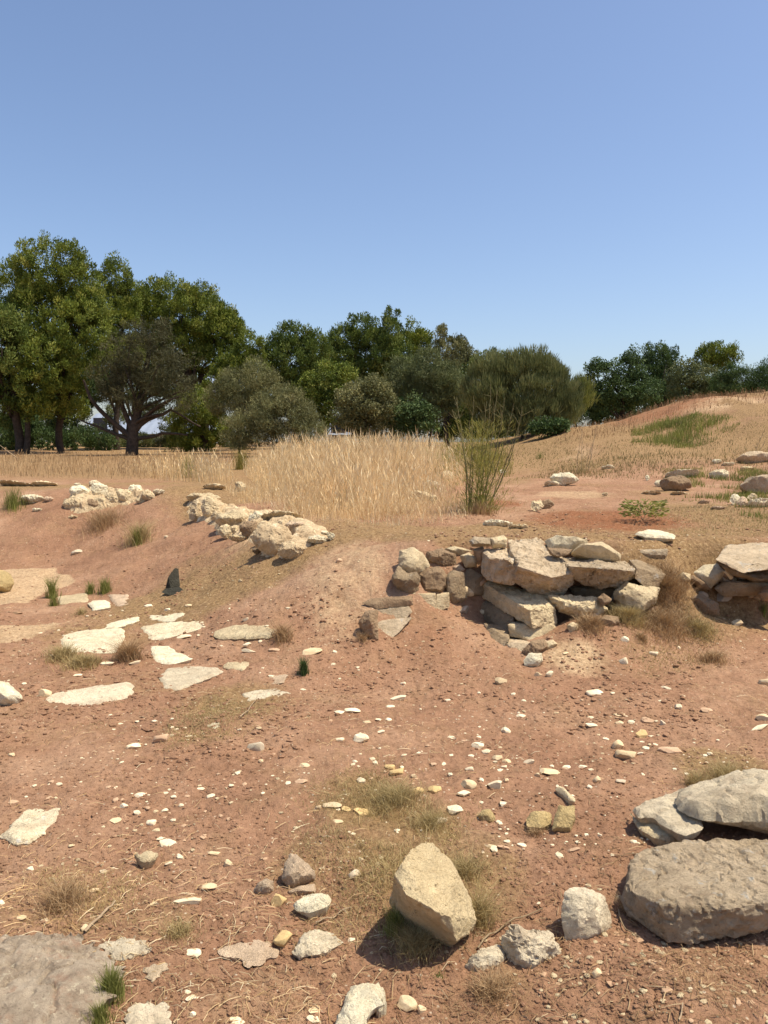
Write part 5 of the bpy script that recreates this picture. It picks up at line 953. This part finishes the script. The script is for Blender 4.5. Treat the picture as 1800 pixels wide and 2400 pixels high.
tree('olive_shrub', 'large rounded olive-grey shrub in front of the gap of sky', 'shrub', [(640, 970, 62, 54), (600, 1000, 60, 50), (690, 985, 55, 50), (660, 940, 45, 35), (560, 1010, 40, 40), (720, 1010, 40, 40)], 29, FINE, M['olive'], 41, 640, .05, SH)
tree('olive_shrub', 'grey-green shrub behind the left shoulder of the rounded olive-grey shrub', 'shrub', [(560, 910, 50, 46), (600, 885, 40, 46), (530, 930, 45, 50), (625, 920, 40, 40), (555, 960, 50, 40)], 32, FINE, M['olive'], 42, 560, .06, SH)
tree('round_shrub', 'olive brown globe-shaped shrub in the middle', 'shrub', [(860, 945, 66, 56), (820, 970, 40, 44), (900, 965, 42, 44), (850, 920, 50, 40), (865, 985, 60, 36)], 30, LEAF, M['olive'], 43, 860, .06, SH)
tree('leafy_shrub', 'yellowish leafy shrub behind the globe-shaped shrub', 'shrub', [(770, 900, 40, 56), (735, 920, 30, 50), (800, 890, 36, 36), (780, 960, 40, 40)], 33, LEAF, M['pine'], 44, 765, .06, SH)
tree('leafy_shrub', 'low vivid dark green shrub right of the globe-shaped shrub', 'shrub', [(960, 965, 44, 38), (990, 985, 40, 34), (940, 985, 36, 34)], 30, LEAF, M['oak'], 45, 965, .05, SH)
tree('feathery_shrub', 'tall blue-grey feathery shrub left of the broom', 'shrub', [(985, 880, 60, 50), (1030, 900, 50, 56), (940, 890, 40, 44), (1010, 945, 60, 44), (1060, 900, 40, 50), (1000, 850, 36, 30)], 32, FINE, M['greygreen'], 46, 1005, .06, SH)
tree('broom_shrub', 'big upright broom shrub, dense green twigs, centre right', 'shrub', [(1250, 900, 82, 74), (1200, 905, 80, 70), (1300, 920, 52, 62), (1140, 920, 56, 64), (1240, 860, 60, 36), (1230, 970, 100, 44), (1160, 860, 50, 30), (1330, 950, 30, 50)], 27, BROOM, M['broom'], 47, 1225, .05, SH)
tree('broom_shrub', 'lighter willowy shrub at the right side of the big broom', 'shrub', [(1345, 930, 26, 44), (1365, 925, 20, 36), (1330, 960, 30, 36)], 28, BROOM, M['bright'], 48, 1350, .03, SH)
tree('low_shrub', 'low dark green bush on the bare rise under the broom', 'shrub', [(1290, 1003, 30, 12), (1260, 1008, 24, 9), (1315, 999, 14, 7)], 25, LEAF, M['oak'], 49, 1285, .02, SH)
# darker thicket seen through the gaps of the belt
TH = 'thickets behind the tree belt'
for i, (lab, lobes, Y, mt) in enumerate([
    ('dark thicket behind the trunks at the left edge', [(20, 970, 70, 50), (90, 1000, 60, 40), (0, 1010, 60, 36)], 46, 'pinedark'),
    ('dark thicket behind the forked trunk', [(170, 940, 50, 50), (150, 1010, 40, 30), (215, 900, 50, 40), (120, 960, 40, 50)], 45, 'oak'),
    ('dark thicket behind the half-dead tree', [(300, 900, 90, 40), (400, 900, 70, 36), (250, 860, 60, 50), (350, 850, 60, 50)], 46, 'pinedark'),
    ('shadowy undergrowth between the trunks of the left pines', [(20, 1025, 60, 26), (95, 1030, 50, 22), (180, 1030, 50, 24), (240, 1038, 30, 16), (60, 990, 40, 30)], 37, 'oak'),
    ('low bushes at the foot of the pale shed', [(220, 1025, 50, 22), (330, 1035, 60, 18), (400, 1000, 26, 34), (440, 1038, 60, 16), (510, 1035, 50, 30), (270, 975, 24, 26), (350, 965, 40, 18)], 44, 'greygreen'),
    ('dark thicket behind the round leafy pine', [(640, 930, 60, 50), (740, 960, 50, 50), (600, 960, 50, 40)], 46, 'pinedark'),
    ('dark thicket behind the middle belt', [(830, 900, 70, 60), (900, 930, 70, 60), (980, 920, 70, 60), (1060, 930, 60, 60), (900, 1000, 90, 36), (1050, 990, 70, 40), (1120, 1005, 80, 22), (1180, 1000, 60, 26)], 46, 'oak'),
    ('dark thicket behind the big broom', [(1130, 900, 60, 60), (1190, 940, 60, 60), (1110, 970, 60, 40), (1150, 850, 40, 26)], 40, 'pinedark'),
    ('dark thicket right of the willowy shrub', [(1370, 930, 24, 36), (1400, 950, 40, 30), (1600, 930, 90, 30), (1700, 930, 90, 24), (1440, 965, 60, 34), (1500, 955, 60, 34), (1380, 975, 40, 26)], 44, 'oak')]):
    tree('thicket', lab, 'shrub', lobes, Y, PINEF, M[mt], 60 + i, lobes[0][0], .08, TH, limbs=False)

# ------------------------------------------------------------------ the spindly shrub and the dry stalks
def stalks(name, label, px, py, stems, mat, r, seed, foliage=None, Y=None, twigs=5):
    b = G(px, py); Y = b[1]; root = empty(name, b); tag(root, label, 'shrub'); rr = np.random.RandomState(seed)
    for (x0, x1, x2, ytop, dY) in stems:
        t = Tubes(); p0 = at(x0, py - 4, Y + dY * .2); p2 = at(x2, ytop, Y + dY); p1 = at(x1, (py + ytop) / 2, Y + dY * .6)
        tt = np.linspace(0, 1, 12)[:, None]; P = p0 * (1 - tt) ** 2 + (2 * p1 - .5 * p0 - .5 * p2) * 2 * tt * (1 - tt) + p2 * tt ** 2
        P = P + rr.normal(0, .004, P.shape); t.add(P, np.linspace(r, r * .3, 12), 5)
        for _ in range(twigs):
            k = rr.randint(4, 11); d = nrm(rr.normal(size=3) * [1, 1, .4] + [0, 0, 1.3]) * rr.uniform(.06, .22); t.add(wiggle(P[k], P[k] + d, 4, .05, rr), np.linspace(r * .35, r * .12, 5), 4)
        t.build('stem', mat, root, b)
    if foliage:
        n, R, H, fm = foliage; a = rr.uniform(0, 6.28, n); q = R * np.abs(rr.normal(0, .5, n)); zf = rr.rand(n) ** 1.7; x = b[0] - .06 + np.cos(a) * q * (.7 + .6 * zf); y = b[1] + np.sin(a) * q; z0 = b[2] + H * zf
        d = np.stack([np.cos(a) * .6, np.sin(a) * .6, np.ones(n)], 1) + rr.normal(0, .35, (n, 3)); d /= np.linalg.norm(d, axis=1)[:, None]
        link('foliage', leaves_mesh('fronds', np.stack([x, y, z0], 1) + d * .03, d, rr.uniform(.05, .12, n), np.full(n, .0055), np.clip(rr.normal(.5, .25, n), 0, 1), rr, b), fm, root)
    return root
stalks('spindly_shrub', 'tall spindly shrub with long leaning stems and yellow-green fronds', 1138, 1198, [(1098, 1105, 1110, 925, .1), (1112, 1128, 1140, 940, .3), (1120, 1160, 1182, 930, .1), (1128, 1172, 1205, 945, -.1), (1140, 1195, 1225, 952, .0), (1136, 1150, 1165, 915, .4),
    (1092, 1090, 1060, 960, .2), (1104, 1088, 1070, 930, .5), (1118, 1140, 1150, 900, .2), (1142, 1180, 1215, 1000, .2), (1100, 1108, 1098, 985, .2)], M['greenstalk'], .0095, 71, (4200, .46, 1.1, M['fennelgreen']), twigs=14)
tuft('dry_tuft', 'reddish dry thatch round the base of the spindly shrub', 1125, 1202, 45, 34, 700, M['drybrown'], 733, wd=.006, cat='dry tuft', group=DT, lean=.6)
stalks('dry_stalk_plant', 'pale dry stalks standing alone at the foot of the hill', 1370, 1108, [(1352, 1356, 1366, 1010, 0), (1362, 1364, 1362, 1000, .2), (1372, 1382, 1396, 1020, 0), (1378, 1388, 1398, 1000, .1)], M['twig'], .008, 72, (700, .5, .3, M['dryolive']))
stalks('dry_stalk_plant', 'pair of thin dry stalks at the right edge under the hill', 1770, 1080, [(1762, 1778, 1795, 1000, 0), (1772, 1785, 1800, 1020, .1)], M['stalk'], .008, 73, None)
stalks('dry_stalk_plant', 'short dead stalk bent over at the left edge by the trees', 40, 1078, [(40, 20, -5, 1040, 0)], M['twig'], .02, 74, None, twigs=0)
root = stalks('leafy_weed', 'yellow-green leafy weed on the red plateau', 1508, 1222, [(1505, 1500, 1492, 1190, 0), (1508, 1512, 1520, 1188, .05), (1507, 1495, 1478, 1200, .1), (1509, 1525, 1538, 1198, 0)], M['stalk'], .004, 75, None, twigs=2)
rr_ = np.random.RandomState(5); b_ = G(1508, 1222); nl = 420; a_ = rr_.uniform(0, 6.28, nl); q_ = .26 * rr_.rand(nl) ** .5
cn_ = np.stack([b_[0] + np.cos(a_) * q_, b_[1] + np.sin(a_) * q_, b_[2] + .06 + .17 * rr_.rand(nl)], 1); d_ = np.stack([np.cos(a_), np.sin(a_), rr_.uniform(-.2, .6, nl)], 1); d_ /= np.linalg.norm(d_, axis=1)[:, None]
link('foliage', leaves_mesh('leaves', cn_, d_, rr_.uniform(.04, .075, nl), rr_.uniform(.015, .028, nl), np.clip(rr_.normal(.65, .2, nl), 0, 1), rr_, b_), M['bright'], root)

# ------------------------------------------------------------------ buildings glimpsed behind the trees
def plain(name, col, rough=.7):
    m, n, b = newmat(name, rough, .3); tc = N(n, 'ShaderNodeTexCoord').outputs['Object']
    n.links.new(mix(n, 1., col, ramp(n, noise(n, tc, 1.3, 6, .7), [(.3, (.86, .86, .86)), (.7, (1.06, 1.06, 1.06))]), 'MULTIPLY'), b.inputs['Base Color']); return m
M['sheet'] = plain('pale_metal_sheet', (.27, .31, .38), .6); M['render'] = plain('white_render', (.46, .48, .53)); M['dark'] = plain('dark_paint', (.06, .06, .07)); M['panel'] = plain('bluish_panel', (.36, .42, .52), .35)
def boxv(x0, x1, y0, y1, z0, z1): return [(x0, y0, z0), (x1, y0, z0), (x1, y1, z0), (x0, y1, z0), (x0, y0, z1), (x1, y0, z1), (x1, y1, z1), (x0, y1, z1)]
BF = [(0, 3, 2, 1), (4, 5, 6, 7), (0, 1, 5, 4), (1, 2, 6, 5), (2, 3, 7, 6), (3, 0, 4, 7)]
def box(name, mat, parent, *a): return link(name, mesh_np(name, np.array(boxv(*a)), np.array(BF)), mat, parent)
def shed(name, label, px0, px1, Y, depth, eave, ridge, roofm, wallm):
    x0 = at(px0, 1040, Y)[0]; x1 = at(px1, 1040, Y)[0]; z0 = hz((x0 + x1) / 2, Y) - .3; r = empty(name, ((x0 + x1) / 2, Y, z0)); tag(r, label, 'building'); w = (x1 - x0) / 2
    e = eave - z0; rg = ridge - z0
    box('wall', wallm, r, -w, w, 0, depth, 0, e)
    V = []; F = []
    n = int(2 * w / .25)                                             # corrugated sheets
    for i in range(n + 1):
        x = -w - .2 + (2 * w + .4) * i / n; dz = .03 * (i % 2)
        V += [(x, -.35, e - .02 + dz), (x, depth * .5, rg + dz), (x, depth + .35, e - .02 + dz)]
        if i: a = (i - 1) * 3; b = i * 3; F += [(a, b, b + 1, a + 1), (a + 1, b + 1, b + 2, a + 2)]
    link('roof', mesh_np('roof', np.array(V), np.array(F)), roofm, r)
    box('door', M['dark'], r, -w * .8, -w * .8 + .9, -.05, -.004, .1, 2.0); box('window', M['dark'], r, w * .4, w * .4 + .9, -.04, -.004, 1.1, 1.9)
    return r
shed('shed', 'long low shed with a pale sheet roof behind the half-dead tree', 190, 500, 52, 7, 2.3, 3.75, M['sheet'], M['render'])
shed('hut', 'hut with a bluish roof glimpsed under the domed pine', 415, 500, 58, 4, 6.0, 6.9, M['panel'], M['dark'])
shed('shed', 'white shed glimpsed left of the globe-shaped shrub', 770, 830, 48, 4, 2.2, 2.9, M['sheet'], M['render'])

# ------------------------------------------------------------------ rubble packed between the stones of the wall corner
rq = random.Random(77)
for i in range(64):
    px = rq.uniform(1070, 1560) if i < 46 else rq.uniform(1640, 1800); py = rq.uniform(1300, 1440) if i < 46 else rq.uniform(1345, 1400)
    if i < 46 and px > 1300: py = rq.uniform(1340, 1450)
    g_ = G(px, py); d_ = math.hypot(g_[1], 1.2); Wm = rq.uniform(16, 40) / FPX * d_
    o = base_o.copy(); o.data = PROTO[i % len(PROTO)]; C.objects.link(o); o.name = 'rubble_stone'
    o.location = (g_[0], g_[1] - Wm * .1, g_[2]); o.scale = (Wm / 2, Wm / 2 * .8, Wm / 2 * rq.uniform(.5, .8)); o.rotation_euler = (rq.uniform(-.4, .4), rq.uniform(-.4, .4), rq.uniform(0, 6))
    o.material_slots[0].link = 'OBJECT'; o.material_slots[0].material = M['loose_' + rq.choice(['cream', 'brown', 'grey', 'pink', 'cream'])]
    tag(o, 'small rubble stone packed with earth behind the big stones of the right-hand walls', 'stone', 'rubble packed behind the wall stones')

# ------------------------------------------------------------------ straw and twig bits lying loose on the earth
def litter(name, label, n, seed, region, lmin, lmax, wd, mat, lift=.006):
    rr = np.random.RandomState(seed); q = region(n, rr); n = len(q); a = rr.uniform(0, 6.28, n); L = lmin + (lmax - lmin) * rr.rand(n) ** 2.5
    D = np.stack([np.cos(a), np.sin(a), rr.normal(0, .12, n)], 1); e0 = q - D[:, :2] * L[:, None] / 2; e1 = q + D[:, :2] * L[:, None] / 2
    z0 = height(e0[:, 0], e0[:, 1]) + lift; z1 = height(e1[:, 0], e1[:, 1]) + lift; A = np.column_stack([e0, z0]); B = np.column_stack([e1, z1]); mid = (A + B) / 2 + np.column_stack([rr.normal(0, .06, (n, 2)) * L[:, None], rr.uniform(.002, .012, n)])
    s_ = np.stack([-np.sin(a), np.cos(a), np.zeros(n)], 1) * wd / 2 * rr.uniform(.6, 1.4, n)[:, None]; u_ = np.array([0, 0, wd * .8])
    V = np.stack([A - s_, A + s_, A + u_, mid - s_, mid + s_, mid + u_, B - s_ * .5, B + s_ * .5, B + u_ * .5], 1); T = np.array([[0, 3, 5, 2], [2, 5, 4, 1], [3, 6, 8, 5], [5, 8, 7, 4]])
    F = T[None] + (np.arange(n) * 9)[:, None, None]
    o = link(name, mesh_np(name, V.reshape(-1, 3), F.reshape(-1, 4), np.repeat(np.clip(rr.normal(.5, .3, n), 0, 1), 9)), mat); tag(o, label, 'litter', kind='stuff')
litter('straw_litter', 'bits of dry straw lying loose over the earth', 3000, 91, fan(1.9, 9, .56, (.8, .0, 55)), .012, .085, .0019, M['straw'])
litter('twig_litter', 'bits of brown twig lying loose over the earth', 3000, 92, fan(1.9, 9, .56, (1.1, .0, 56)), .012, .08, .0024, M['drybrown'])
